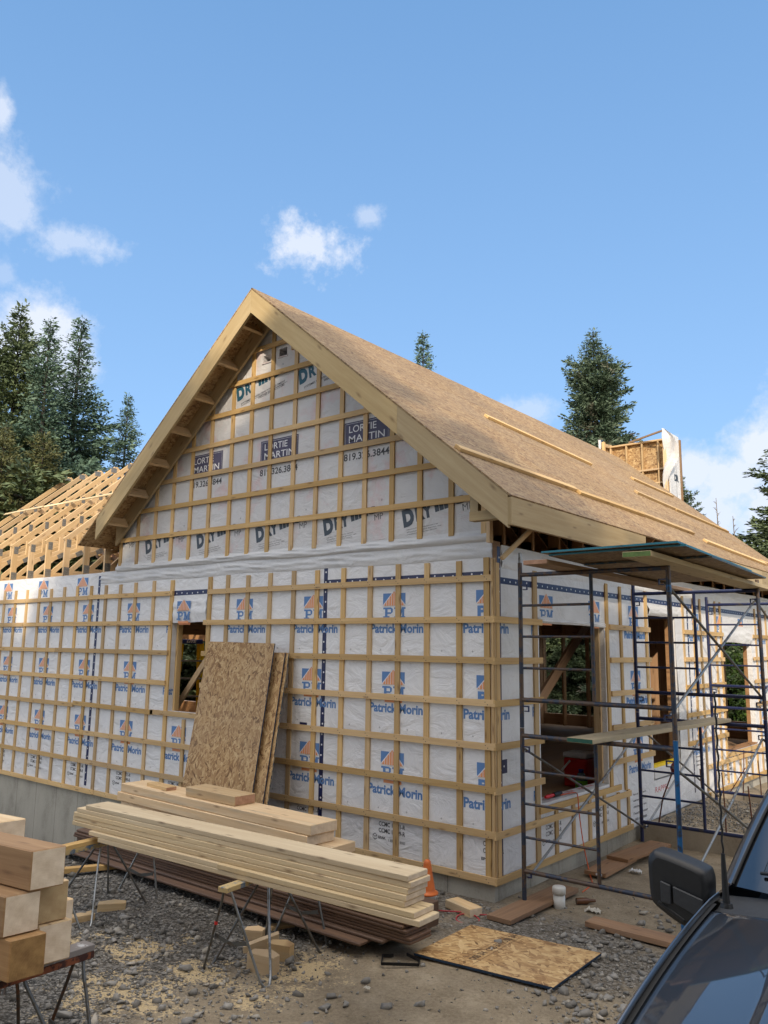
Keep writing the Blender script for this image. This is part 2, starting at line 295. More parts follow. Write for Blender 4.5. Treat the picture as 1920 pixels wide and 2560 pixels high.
class MB:
    def __init__(s): s.v = []; s.f = []; s.m = []; s.uv = []; s.sm = []
    def add(s, vs, fs, mi=0, uvs=None, smooth=False):
        o = len(s.v); s.v += [tuple(x) for x in vs]
        for k, f in enumerate(fs):
            s.f.append(tuple(i+o for i in f)); s.m.append(mi if not isinstance(mi, (list, tuple)) else mi[k]); s.sm.append(smooth)
            s.uv += list(uvs[k]) if uvs else [(vs[i][0]+vs[i][1]*.7, vs[i][2]) for i in f]
        return s
    def board(s, A, B, w, t, up=(0, 0, 1), mi=0, end=None):
        """box from A to B (centre line); t along 'up', w across"""
        A = Vector(A); B = Vector(B); x = (B-A); L = x.length; x.normalize(); up = Vector(up)
        z = up - x*up.dot(x)
        if z.length < 1e-4: z = Vector((1, 0, 0)) - x*x.x
        z.normalize(); y = z.cross(x)
        P = []
        for e in (A, B):
            for a, b_ in ((-1, -1), (1, -1), (1, 1), (-1, 1)): P.append(e + y*(a*w/2) + z*(b_*t/2))
        F = [(3, 2, 1, 0), (4, 5, 6, 7), (0, 1, 5, 4), (1, 2, 6, 5), (2, 3, 7, 6), (3, 0, 4, 7)]
        u0, v0 = random.uniform(0, 20), random.uniform(0, 20)
        UV = [[(0, t), (w, t), (w, 0), (0, 0)], [(0, 0), (w, 0), (w, t), (0, t)]]
        c = 0
        for wd in (w, t, w, t):
            UV.append([(u0, v0+c), (u0, v0+c+wd), (u0+L, v0+c+wd), (u0+L, v0+c)]); c += wd
        e = mi if end is None else end
        return s.add(P, F, [e, e, mi, mi, mi, mi], UV)
    def box(s, lo, hi, mi=0):
        (a, b, c), (d, e, f) = lo, hi; dx, dy, dz = d-a, e-b, f-c
        if dx >= dy and dx >= dz: return s.board((a, (b+e)/2, (c+f)/2), (d, (b+e)/2, (c+f)/2), dy, dz, mi=mi)
        if dy >= dz: return s.board(((a+d)/2, b, (c+f)/2), ((a+d)/2, e, (c+f)/2), dx, dz, mi=mi)
        return s.board(((a+d)/2, (b+e)/2, c), ((a+d)/2, (b+e)/2, f), dx, dy, up=(0, 1, 0), mi=mi)
    def tube(s, pts, r, mi=0, n=10, cap=True):
        pts = [Vector(p) for p in pts]; rings = []
        rs = r if isinstance(r, (list, tuple)) else [r]*len(pts)
        pz = None
        for i, p in enumerate(pts):
            a = pts[max(0, i-1)]; b = pts[min(len(pts)-1, i+1)]; t = (b-a).normalized()
            if pz is None: pz = Vector((0, 0, 1)) if abs(t.z) < .9 else Vector((1, 0, 0))
            y = t.cross(pz).normalized(); z = y.cross(t).normalized(); pz = z
            rings.append([p + y*(rs[i]*math.cos(2*math.pi*k/n)) + z*(rs[i]*math.sin(2*math.pi*k/n)) for k in range(n)])
        V = [q for ring in rings for q in ring]; F = []
        for i in range(len(pts)-1):
            for k in range(n): F.append((i*n+k, i*n+(k+1) % n, (i+1)*n+(k+1) % n, (i+1)*n+k))
        s.add(V, F, mi, None, True)
        if cap: s.add(rings[0], [tuple(range(n))[::-1]], mi); s.add(rings[-1], [tuple(range(n))], mi)
        return s
    def lathe(s, c, prof, n=24, mi=0, smooth=True):
        """prof: list of (r, z) about the vertical through c"""
        V = []; F = []
        for r, z in prof:
            for k in range(n): V.append((c[0]+r*math.cos(2*math.pi*k/n), c[1]+r*math.sin(2*math.pi*k/n), c[2]+z))
        for i in range(len(prof)-1):
            for k in range(n): F.append((i*n+k, i*n+(k+1) % n, (i+1)*n+(k+1) % n, (i+1)*n+k))
        s.add(V, F, mi if not isinstance(mi, list) else [mi[i] for i in range(len(prof)-1) for k in range(n)], None, smooth)
        return s
    def prism(s, poly, off, mi=0):
        """polygon (3d points) extruded by vector off"""
        n = len(poly); off = Vector(off); V = [Vector(p) for p in poly] + [Vector(p)+off for p in poly]
        F = [tuple(range(n))[::-1], tuple(range(n, 2*n))] + [(i, (i+1) % n, n+(i+1) % n, n+i) for i in range(n)]
        return s.add(V, F, mi)
    def grid(s, P, mi=0, smooth=True, uvs=None):
        """P[i][j] points"""
        ni, nj = len(P), len(P[0]); V = [p for row in P for p in row]
        F = [(i*nj+j, (i+1)*nj+j, (i+1)*nj+j+1, i*nj+j+1) for i in range(ni-1) for j in range(nj-1)]
        return s.add(V, F, mi, None, smooth)
    def build(s, name, mats, parent=None, origin=None, bevel=0.0, fixn=False):
        if not isinstance(mats, (list, tuple)): mats = [mats]
        v = np.array(s.v, dtype=np.float64)
        if origin is None: origin = (v.min(0)+v.max(0))/2 if len(v) else (0, 0, 0)
        origin = np.array(origin, dtype=float)
        me = bpy.data.meshes.new(name); me.from_pydata((v-origin).tolist(), [], s.f)
        uvl = me.uv_layers.new(name='UVMap'); uvl.data.foreach_set('uv', np.array(s.uv, dtype=np.float32).ravel())
        for m in mats: me.materials.append(m)
        me.polygons.foreach_set('material_index', s.m); me.polygons.foreach_set('use_smooth', s.sm)
        if fixn:
            bm = bmesh.new(); bm.from_mesh(me); bmesh.ops.recalc_face_normals(bm, faces=bm.faces); bm.to_mesh(me); bm.free()
        me.update()
        o = bpy.data.objects.new(name, me); o.matrix_basis = Matrix.Translation(origin.tolist())
        if bevel:
            bv = o.modifiers.new('bevel', 'BEVEL'); bv.width = bevel; bv.segments = 1; bv.limit_method = 'ANGLE'
        return link(o, parent)
def bd(name, A, B, w, t, mat, parent=None, up=(0, 0, 1), bevel=0.0, end=None):
    mb = MB().board(A, B, w, t, up, 0, 1 if end else None)
    return mb.build(name, [mat, end] if end else [mat], parent, bevel=bevel)
def snoise(x, y, s):                                    # cheap smooth value noise
    return (math.sin(x*s*1.7+y*s*.6+1.3)+math.sin(x*s*.5-y*s*1.9+4.1)+math.sin((x+y)*s*1.1+2.2)*.7)/2.7

# text as flat meshes ------------------------------------------------
_tc = {}
def text_mesh(txt, bold=0.0, shear=0.0):
    k = (txt, bold, shear)
    if k in _tc: return _tc[k]
    cu = bpy.data.curves.new('t', 'FONT'); cu.body = txt; cu.size = 1; cu.offset = bold; cu.shear = shear; cu.resolution_u = 3
    o = bpy.data.objects.new('t', cu); C.objects.link(o)
    dg = bpy.context.evaluated_depsgraph_get(); me = bpy.data.meshes.new_from_object(o.evaluated_get(dg))
    v = np.empty(len(me.vertices)*3); me.vertices.foreach_get('co', v); v = v.reshape(-1, 3)[:, :2]
    f = [tuple(p.vertices) for p in me.polygons]
    bpy.data.objects.remove(o); bpy.data.curves.remove(cu); bpy.data.meshes.remove(me)
    lo, hi = v.min(0), v.max(0); v = (v-lo)/(hi-lo); _tc[k] = (v, f); return _tc[k]
class Print:
    """flat printing on a plane: O origin, U and V unit vectors, N normal out"""
    def __init__(s, O, U, V, N, lift=.0012): s.mb = MB(); s.k = 0; s.O, s.U, s.V, s.N = map(Vector, (O, U, V, N)); s.l = lift; s.lim = None
    def P(s, u, v, l=1.0): return s.O + s.U*u + s.V*v + s.N*(s.l*l + (s.k % 30)*.00003)
    def poly(s, pts, mi, l=1.0):
        s.k += 1; s.mb.add([s.P(u, v, l) for u, v in pts], [tuple(range(len(pts)))], mi)
    def rect(s, u0, v0, u1, v1, mi, l=1.0): s.poly([(u0, v0), (u1, v0), (u1, v1), (u0, v1)], mi, l)
    def text(s, txt, u0, v0, w, h, mi, bold=.02, rot=0.0, l=1.0, shear=0.0, curve=0.0):
        s.k += 1; v, f = text_mesh(txt, bold, shear); c, sn = math.cos(rot), math.sin(rot); pts = []
        for a, b in v:
            x, y = a*w, b*h + curve*(a*w)**2
            pts.append(s.P(u0+x*c-y*sn, v0+x*sn+y*c, l))
        s.mb.add(pts, f, mi)
    def disc(s, u, v, r, mi, l=1.0, n=8): s.poly([(u+r*math.cos(2*math.pi*k/n), v+r*math.sin(2*math.pi*k/n)) for k in range(n)], mi, l)
    def pm(s, u, z, part='all', sc=1.0):
        """house-gable logo with PM under it: u centre, z peak"""
        a = .165*sc; top = z; bs = z-.165*sc
        if part != 'right':
            s.rect(u-.155*sc, bs+.012*sc, u-.02*sc, top-.03*sc, 0)
        s.rect(u+.02*sc, bs+.012*sc, u+.155*sc, top-.03*sc, 0)
        s.poly([(u-a, bs-.002), (u+a, bs-.002), (u, top+.005)], 2, 2.2)
        s.poly([(u-a+.016, bs), (u+a-.016, bs), (u, top-.008)], 1, 3.4)
        for k in range(-4, 5):
            x = u+k*.034*sc; hh = (1-abs(k*.034*sc)/a)*(top-bs)*.86
            s.rect(x-.003, bs, x+.003, bs+max(.01, hh), 2, 4.4)
        b0, b1 = bs-.135*sc, bs-.018*sc; h = b1-b0
        def sl(x0, x1, v0, v1): s.rect(u+x0*sc, v0, u+x1*sc, v1, 0)
        sl(-.150, -.062, b0, b0+.022*sc); sl(-.150, -.085, b1-.020*sc, b1); sl(-.125, -.090, b0, b1)
        sl(-.095, -.040, b1-.020*sc, b1); sl(-.095, -.040, b0+h*.40, b0+h*.55); s.poly([(u-.045*sc, b0+h*.40), (u-.018*sc, b0+h*.55), (u-.015*sc, b1-h*.15), (u-.045*sc, b1), (u-.045*sc, b1-.02*sc), (u-.042*sc, b0+h*.55)], 0)
        sl(.005, .060, b0, b0+.020*sc); sl(.020, .045, b0, b1); sl(.002, .045, b1-.020*sc, b1)
        sl(.098, .155, b0, b0+.020*sc); sl(.112, .140, b0, b1); sl(.112, .157, b1-.020*sc, b1)
        s.poly([(u+.022*sc, b1), (u+.052*sc, b1), (u+.088*sc, b0+h*.25), (u+.079*sc, b0+.005), (u+.070*sc, b0+.005)], 0)
        s.poly([(u+.135*sc, b1), (u+.108*sc, b1), (u+.070*sc, b0+h*.25), (u+.079*sc, b0+.005), (u+.086*sc, b0+.005)], 0)
        s.rect(u-.115*sc, b0-.05*sc, u+.125*sc, b0-.018*sc, 1)
    def build(s, name, mats, parent): return s.mb.build(name, mats, parent)
INK = [M['pm_blue'], M['ink_orange'], M['ink_white'], M['ink_navy'], M['ink_dark'], M['ink_black'], M['ink_red'], M['ink_teal']]
# ================================================================== THE HOUSE
S_ = 0.406
house = thing('house_under_construction', 'half built gabled house wrapped in white membrane with wooden strapping and a bare board roof', 'house', (-3.3, 5.4, -.2))
def zr(x): return 6.66 - .828*abs(x+3.29)
def wall(name, mp, u0, u1, v0, v1, holes, depth, mats, parent, ub=None):
    """mp(u,v,d) -> point; outer skin, inner skin and the reveals of every opening"""
    us = sorted({u0, u1, *[h[0] for h in holes], *[h[1] for h in holes]}); vs = sorted({v0, v1, *[h[2] for h in holes], *[h[3] for h in holes]})
    mb = MB()
    for a, b in zip(us, us[1:]):
        for c, d in zip(vs, vs[1:]):
            if any(h[0] <= a and b <= h[1] and h[2] <= c and d <= h[3] for h in holes): continue
            mb.add([mp(a, c, 0), mp(b, c, 0), mp(b, d, 0), mp(a, d, 0)], [(0, 1, 2, 3)], 0)
            mb.add([mp(a, c, depth), mp(b, c, depth), mp(b, d, depth), mp(a, d, depth)], [(3, 2, 1, 0)], 1)
    def ring(a, b, c, d, inw, rm):
        q = [(a, c), (b, c), (b, d), (a, d)]
        for i in range(4):
            p, r = q[i], q[(i+1) % 4]
            mid = .22*depth
            if rm: mb.add([mp(*p, 0), mp(*r, 0), mp(*r, .55*depth), mp(*p, .55*depth)], [(0, 1, 2, 3)], 0); mb.add([mp(*p, .55*depth), mp(*r, .55*depth), mp(*r, depth), mp(*p, depth)], [(0, 1, 2, 3)], 2)
            else: mb.add([mp(*p, 0), mp(*r, 0), mp(*r, depth), mp(*p, depth)], [(0, 1, 2, 3)], 1)
    ring(u0, u1, v0, v1, 0, False)
    for h in holes: ring(*h, 1, True)
    return mb.build(name, mats, parent, fixn=False)
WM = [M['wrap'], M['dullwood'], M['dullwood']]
fmap = lambda u, v, d: Vector((u, .04+d, v)); rmap = lambda u, v, d: Vector((-.04-d, u, v))
WIN = (-5.2, -4.46, 1.25, 2.47); OP1 = (.97, 2.64, .57, 2.47); DOOR = (4.08, 5.1, .44, 2.73); OP2 = (7.33, 9.05, .53, 2.33)
front = wall('front_wall', fmap, -13.2, -.04, -.03, 3.22, [WIN], .15, WM, house)
side = wall('side_wall', rmap, .191, 10.9, -.03, 3.185, [OP1, DOOR, OP2], .15, WM, house)
corner = MB().box((-.19, .0405, -.03), (-.0405, .1905, 3.185)).build('corner_wrap', M['wrap'], side)
# gable with its two square holes
def fill_holes(name, outer, holes, mp, mats, parent, thick=.1):
    bm = bmesh.new()
    def loop(p):
        vs = [bm.verts.new(mp(u, v, 0)) for u, v in p]; return [bm.edges.new((vs[i], vs[(i+1) % len(vs)])) for i in range(len(vs))]
    ed = loop(outer)
    for h in holes: ed += loop(h)
    bmesh.ops.triangle_fill(bm, use_beauty=True, edges=ed)
    bmesh.ops.recalc_face_normals(bm, faces=bm.faces)
    if bm.faces and bm.faces[:][0].normal.dot(mp(0, 0, -1)-mp(0, 0, 0)) < 0: bmesh.ops.reverse_faces(bm, faces=bm.faces)
    me = bpy.data.meshes.new(name); bm.to_mesh(me); bm.free(); me.uv_layers.new(name='UVMap')
    for m in mats: me.materials.append(m)
    return link(bpy.data.objects.new(name, me), parent)
HO = [[(-3.55, 5.84), (-3.41, 5.84), (-3.41, 5.94), (-3.55, 5.94)], [(-3.245, 5.86), (-3.105, 5.86), (-3.105, 5.97), (-3.245, 5.97)]]
gb = MB(); lx_ = lambda z: -3.29-(6.60-z)/.828; rx_ = lambda z: -3.29+(6.60-z)/.828
for z0, z1, hl in ((3.221, 3.843, []), (3.843, 3.909, []), (3.909, 5.84, []), (5.84, 5.86, [(-3.55, -3.41)]), (5.86, 5.94, [(-3.55, -3.41), (-3.245, -3.105)]), (5.94, 5.97, [(-3.245, -3.105)]), (5.97, 6.58, [])):
    cut = [(max(-6.62, lx_(z0)), max(-6.62, lx_(z1)))] + [(x, x) for h in hl for x in h] + [(min(-.04, rx_(z0)), min(-.04, rx_(z1)))]
    for k in range(0, len(cut), 2):
        (a0, a1), (b0, b1) = cut[k], cut[k+1]; gb.add([fmap(a0, z0, 0), fmap(b0, z0, 0), fmap(b1, z1, 0), fmap(a1, z1, 0)], [(0, 1, 2, 3)], 0)
gable = gb.build('gable_wall', [M['wrap_gable']], house)
for h in HO:
    (a, c), (b, d) = h[0], h[2]
    f = MB()
    for A, B in (((a, c), (b, c)), ((b, c), (b, d)), ((b, d), (a, d)), ((a, d), (a, c))):
        f.add([(A[0], .04, A[1]), (B[0], .04, B[1]), (B[0], .2, B[1]), (A[0], .2, A[1])], [(0, 1, 2, 3)], 0)
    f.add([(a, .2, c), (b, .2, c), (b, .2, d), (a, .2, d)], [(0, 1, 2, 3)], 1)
    f.box((a-.02, .028, c-.016), (b+.02, .0395, c-.001), 0)
    f.build('vent_hole', [M['wrap_gable'], M['dark']], gable)
# back and left walls, wing walls, floor and ceiling: real shell that keeps the inside dim
bmap = lambda u, v, d: Vector((u, 10.9-d, v))
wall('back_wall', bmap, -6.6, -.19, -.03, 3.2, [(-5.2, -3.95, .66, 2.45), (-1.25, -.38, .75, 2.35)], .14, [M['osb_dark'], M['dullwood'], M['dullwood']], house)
lmap = lambda u, v, d: Vector((-6.62+d, u, v))
wall('partition_wall', lmap, .2, 10.75, -.03, 3.2, [(.55, 2.1, .45, 2.30)], .12, [M['framing'], M['dullwood'], M['framing']], house)
wbm = lambda u, v, d: Vector((u, 4.72-d, v))
wall('wing_back_wall', wbm, -13.2, -6.63, -.6, 3.2, [(-12.4, -8.9, .9, 2.22)], .12, [M['wrap_pink'], M['dullwood'], M['framing']], house)
wlm = lambda u, v, d: Vector((-13.2+d, u, v))
wall('wing_end_wall', wlm, .2, 4.59, -.6, 3.2, [], .12, [M['wrap'], M['dullwood'], M['framing']], house)
MB().box((-6.5, .2, .36), (-.19, 10.75, .42)).build('subfloor', M['weathered'], house)
MB().box((-13.05, .2, .36), (-6.63, 4.55, .42)).build('subfloor', M['weathered'], house)
MB().box((-6.5, .2, 3.17), (-.2, 10.74, 3.2)).build('ceiling', M['dullwood'], house)
# far gable closing the attic
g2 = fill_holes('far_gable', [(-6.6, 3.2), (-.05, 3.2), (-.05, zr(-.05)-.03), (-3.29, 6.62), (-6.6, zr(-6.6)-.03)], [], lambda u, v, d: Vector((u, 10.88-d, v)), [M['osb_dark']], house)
# foundation
fd = MB(); fd.box((-13.2, .056, -1.6), (-.056, .26, -.034)); fd.box((-.256, .2605, -1.6), (-.056, 10.9, -.034))
def concrete(name, col=(.38, .36, .305), stain=(.24, .225, .185), line=.61):
    m, nt, b = newmat(name); q = NT(nt); co = q.n('ShaderNodeTexCoord').outputs['Object']
    n1 = q.noise(q.mapping(co, (1, 1, .45)), 3, 7, .62).outputs[0]; n2 = q.noise(co, 55, 4, .6).outputs[0]
    c = q.ramp(q.math('ADD', q.math('MULTIPLY', n1, .75), q.math('MULTIPLY', n2, .25)), [(.33, stain), (.5, col), (.72, tuple(x*1.22 for x in col))])
    sx = q.n('ShaderNodeSeparateXYZ'); q.set(sx.inputs[0], co)
    fr = q.math('FRACT', q.math('DIVIDE', q.math('ADD', sx.outputs[0], sx.outputs[1]), line)); ln = q.math('LESS_THAN', fr, .018)
    c = q.mix(q.math('MULTIPLY', ln, .55), c, rgb(.07, .065, .055)); q.set(b.inputs['Base Color'], c); b.inputs['Roughness'].default_value = .85
    q.set(b.inputs['Normal'], q.bump(q.math('ADD', n2, q.math('MULTIPLY', ln, -1.5)), .35, .004)); return m
M['concrete'] = concrete('concrete'); M['concrete_warm'] = concrete('concrete_warm', (.36, .31, .24), (.24, .20, .15), 1.22)
fd.build('foundation', M['concrete'], house)

# --- strapping ------------------------------------------------------
SW, ST = .064, .019
def vs(x, z0, z1, parent=front, w=SW):                    # vertical strip on the front
    bd('vertical_strip', (x, .0305, z0), (x+random.uniform(-.006, .006), .0305, z1), w, ST, M['strap'], parent, up=(0, 1, 0))
def hs(z, x0, x1, parent=front, dz=0.0):
    bd('horizontal_strip', (x0, .0105, z), (x1, .0105, z+dz), SW, ST, M['strap'], parent, up=(0, 1, 0))
FX = [-.035, -.10, -.43, -.84, -1.22, -1.62, -2.02, -2.44, -2.83, -3.25, -3.66, -4.05]
for x in FX: vs(x, -.02, 3.04+random.uniform(-.012, .012), w=SW if x != -.035 else .05)
vs(-4.41, -.02, 3.04, w=.075)
vs(-5.24, -.02, 3.03, w=.075)
vs(-4.82, -.02, 1.16)
for x in (-5.67, -6.11, -6.5, -6.89, -7.3, -7.7, -8.1, -8.5, -8.88, -9.3, -9.7, -10.1, -10.5, -10.9, -11.3, -11.7, -12.1, -12.5, -12.9): vs(x, -.02, 3.025+random.uniform(-.012, .012))
def row(z, segs):
    for a, b in segs: hs(z+random.uniform(-.004, .004), a, b, dz=random.uniform(-.006, .006))
row(7*S_, [(-4.43, -.03), (-7.34, -5.2), (-13, -7.345)])
row(6*S_, [(-4.49, -.002), (-9.3, -5.21), (-13, -9.305)])
row(5*S_, [(-4.50, -.002), (-8.2, -5.23), (-13, -8.205)])
row(4*S_, [(-4.50, -.002), (-7.0, -5.25), (-13, -7.005)])
row(3*S_, [(-3.9, -.002), (-5.55, -3.905)]); hs(3*S_+.015, -7.55, -5.49, dz=-.02); hs(3*S_-.012, -13, -7.555)
row(2*S_, [(-3.6, -.002), (-7.2, -3.605), (-13, -7.205)])
row(1*S_, [(-3.9, -.002), (-7.5, -3.905), (-13, -7.505)])
row(0, [(-3.4, -.002), (-6.8, -3.405), (-13, -6.805)])
for z in [k*S_ for k in range(8)]:
    nb_ = MB()
    for x in FX[1:]+[-4.41, -5.24, -5.67, -6.11, -6.5, -6.89, -7.3, -7.7, -8.1, -8.5, -8.88, -9.3, -9.7]:
        if -5.2 < x < -4.46: continue
        for dx, dz in ((-.014, .012), (.013, -.011)): nb_.add([(x+dx+.0055*math.cos(a*1.047), .0006, z+dz+.0055*math.sin(a*1.047)) for a in range(6)], [tuple(range(6))], 0)
    o = nb_.build('nail_heads', M['screw'], front); o['kind'] = 'stuff'
# gable strapping
for x in (-.53, -.94, -1.33, -1.73, -2.11, -2.51, -2.91, -3.34, -3.72, -4.10, -4.53, -4.93, -5.33, -5.73, -6.15, -6.57):
    vs(x, 3.30, min(zr(x)-.08, 6.35), gable)
vs(-.13, 3.28, 3.6, gable)
for z in (3.675, 4.08, 4.46, 4.855, 5.255, 5.645):
    e = (6.55-z)/.828
    hs(z, max(-6.56, -3.29-e), min(-.24, -3.29+e), gable)
hs(6.04, -3.9, -2.72, gable); vs(-2.98, 5.9, 6.1, gable)
# right hand wall
def vr(y, z0, z1, w=SW): bd('vertical_strip', (-.0305, y, z0), (-.0305, y, z1), w, ST, M['strap'], side, up=(1, 0, 0))
def hr(z, y0, y1): bd('horizontal_strip', (-.0105, y0, z), (-.0105, y1, z+random.uniform(-.006, .006)), SW, ST, M['strap'], side, up=(1, 0, 0))
vr(.035, -.02, 3.03, .05); vr(.105, -.02, 3.0); vr(.87, -.02, 2.98, .085)
for k in range(2, 7): hr(k*S_, .001, .985)
hr(S_, .001, 3.22); hr(0, .001, 3.25)
for y in (1.27, 1.67, 2.08, 2.48, 2.88, 3.18): vr(y, -.02, .50 if y < 2.8 else .45)
hr(.515, .88, 2.93)
vr(2.70, .5, 2.97, .075); vr(3.12, .45, 2.96); vr(3.55, .78, 2.95); vr(3.98, .78, 2.95, .075)
for k in range(2, 7): hr(k*S_, 2.74, 4.06)
for y in (5.44, 5.92, 6.23, 6.62, 6.98, 7.25): vr(y, .05 if y > 6.2 else .78, 2.97)
for k in range(2, 7): hr(k*S_, 5.40, 7.31)
for y in (7.6, 7.95, 8.3, 8.65, 9.0, 9.35, 9.7, 10.1, 10.5): vr(y, -.02, .50 if y < 9.04 else 2.95)
hr(0.0, 6.2, 10.85); hr(S_, 6.2, 10.85); hr(.49, 7.3, 9.1)
for k in range(2, 7): hr(k*S_, 9.08, 10.85)

# --- tape -----------------------------------------------------------
def tape(name, O, U, V, N, L, w, parent):
    P = Print(O, U, V, N, .0009); P.rect(0, -w/2, L, w/2, 0)
    x = .07
    while x < L:
        P.disc(x, random.uniform(-.008, .008), .011, 1, 2); x += .115
    return P.build(name, [M['tape'], M['ink_white']], parent)
FU, FV, FN = (1, 0, 0), (0, 0, 1), (0, -1, 0); RU, RN = (0, 1, 0), (1, 0, 0)
tape('seam_tape', (-2.31, .04, .06), FV, FU, FN, 3.13, .062, front)
tape('seam_tape', (-7.10, .04, .06), FV, FU, FN, 3.11, .062, front)
tape('seam_tape', (-5.21, .04, 2.845), FU, FV, FN, .78, .072, front)
tape('seam_tape', (-2.31, .04, 2.885), FU, FV, FN, 2.25, .06, front)
tape('seam_tape', (-.04, .155, .0), FV, RU, RN, 3.17, .062, side)
tape('seam_tape', (-.04, .19, 2.83), RU, FV, RN, 10.6, .066, side)
tape('seam_tape', (-.04, 5.66, .1), FV, RU, RN, 2.72, .05, side)
tape('seam_tape', (-.04, .15, 1.02), RU, FV, RN, .13, .13, side)
tape('seam_tape', (-2.67, .04, 1.235), FU, FV, FN, .12, .08, front)

# --- printing on the membrane ---------------------------------------
def patrick(P, u, z): P.text('Patrick Morin', u-.36, z-.05, .72, .10, 0, bold=.035)
def ccmc(P, u, z, brand=True):
    P.text('CCMC 14071-R', u-.10, z-.0, .35, .045, 5, .02); P.text('CCMC 14099-R', u-.10, z-.065, .35, .045, 5, .02)
    cx, cy, r = u-.15, z-.115, .034
    H = [(cx+r*math.sin(k*math.pi/3), cy+r*math.cos(k*math.pi/3)) for k in range(6)]
    for i in range(6):
        (a, b), (c, d) = H[i], H[(i+1) % 6]; P.poly([(a, b), (c, d), (cx+(c-cx)*.82, cy+(d-cy)*.82), (cx+(a-cx)*.82, cy+(b-cy)*.82)], 5)
    for i in (1, 3, 5):
        a, b = H[i]; nx, ny = -(b-cy)*.08, (a-cx)*.08; P.poly([(cx+nx, cy+ny), (a+nx, b+ny), (a-nx, b-ny), (cx-nx, cy-ny)], 5)
    P.text('EPAK', u-.105, z-.128, .10, .027, 5, .03); P.text('1 800 663 8083', u+.03, z-.142, .22, .026, 5, .0)
PF = Print((0, .04, 0), FU, FV, FN)
for k in range(11):
    u = -.07-1.2155*k
    for z in (2.76, 1.92, 1.09):
        if abs(u+4.93) < .2 and z == 1.92: continue
        if k == 0: PF.pm(u, z, 'all') if False else None
        else: PF.pm(u, z)
    if k:
        for z in (2.35, 1.51, .67):
            if abs(u+.04+4.9) < .3 and z > 1: continue
            patrick(PF, u+.035, z)
        ccmc(PF, u-.07, .30)
PF.text('P', -5.33, 2.30, .06, .10, 0, .035); PF.text('P', -5.33, 1.46, .06, .10, 0, .035)
PJ = Print((-5.2, .04, 0), (0, 1, 0), (0, 0, 1), (1, 0, 0)); PJ.text('atr', .0, 1.46, .07, .10, 0, .035); PJ.build('reveal_printing', INK, front)
for z in (2.76, 1.92, 1.09):                                # the logo column cut by the corner
    PF.rect(-.235, z-.155, -.09, z-.03, 0); PF.poly([(-.24, z-.17), (-.075, z-.17), (-.075, z+.0)], 2, 2.2); PF.poly([(-.222, z-.165), (-.075, z-.165), (-.075, z-.015)], 1, 3.4)
    for k in range(4): PF.rect(-.2+k*.034, z-.165, -.194+k*.034, z-.14+k*.03, 2, 4.4)
    PF.text('P', -.22, z-.30, .11, .115, 0, .05)
for z in (2.35, 1.51, .67): PF.text('Patric', -.39, z-.05, .30, .10, 0, .035)
PF.text('CC', -.17, .30, .06, .045, 5, .02); PF.text('CC', -.17, .235, .06, .045, 5, .02); PF.text('EPA', -.19, .17, .08, .027, 5, .03)
for k in range(8, 12):
    u = -7.58-1.2155*(k-8); PF.pm(u, 3.19)
for k in range(30):                                         # small register crosses
    for z in (2.12, 1.30, .48):
        u = -.28-.405*k+.03*(k % 2)
        if WIN[0]-.02 < u < WIN[1]+.02 and z > 1.2: continue
        PF.rect(u-.012, z-.0012, u+.012, z+.0012, 5); PF.rect(u-.0012, z-.012, u+.0012, z+.012, 5)
PF.build('membrane_printing', INK, front)
PR = Print((-.04, 0, 0), RU, FV, RN)
def inhole(u, z, m=.16): return any(h[0]-m < u < h[1]+m and h[2]-m < z < h[3]+m for h in (OP1, DOOR, OP2))
for k in range(9):
    u = 1.145+1.2155*k
    for z in (2.76, 1.92, 1.09):
        if not inhole(u, z-.12, .14): PR.pm(u, z)
    for z in (2.35, 1.51, .67):
        if not inhole(u+.03, z, .36) and not (z < 1 and 2.7 < u < 6): patrick(PR, u+.03, z)
    if not 2.9 < u < 6.2: ccmc(PR, u-.0, .30)
for z in (2.76, 1.92, 1.09): PR.pm(3.56, z)
for z in (2.35, 1.51, .67): patrick(PR, 3.62, z)
for z in (2.35, 1.51, .67):
    PR.text('rin', .175, z-.05, .16, .10, 0, .035); PR.text('P', .80, z-.05, .06, .10, 0, .035)
PR.text('n', 2.645, 2.30, .04, .09, 0, .04); PR.text('R', .17, .22, .03, .045, 5, .02)
PR.rect(4.0, .27, 4.75, .38, 5, .6) if False else PR.text('RAPPEL', 4.1, .29, .5, .07, 6, .0)
for i, t in enumerate(('Pare-air pour murs', 'extérieurs, poser à plat', 'côté imprimé vers', "l'extérieur", '1 800 663 8083')): PR.text(t, 3.35, .34-.075*i, .42+.05*(i % 2), .032, 5)
for i, t in enumerate(('Pare-air pour murs', 'extérieurs, poser à plat', 'côté imprimé vers', "l'extérieur", '1 800 663 8083')): PR.text(t, 5.75, .70-.06*i, .36+.04*(i % 2), .026, 5)
PR.build('membrane_printing', INK, side)
PG = Print((0, .04, 0), FU, FV, FN)
for u in (-6.43, -4.98, -3.53, -2.07):
    if u < -5: continue
    PG.rect(u, 4.43, u+.69, 4.765, 3); 
    for a, b, c, d in ((u+.018, 4.745, u+.672, 4.748), (u+.018, 4.45, u+.021, 4.748), (u+.669, 4.45, u+.672, 4.748)): PG.rect(a, b, c, d, 2, 2)
    PG.text('LORTIE', u+.075, 4.635, .42, .085, 2, .005, l=2); PG.text('MARTIN', u+.075, 4.515, .545, .085, 2, .005, l=2)
    PG.text('819.326.3844', u+.0, 4.30, .69, .088, 5, .02)
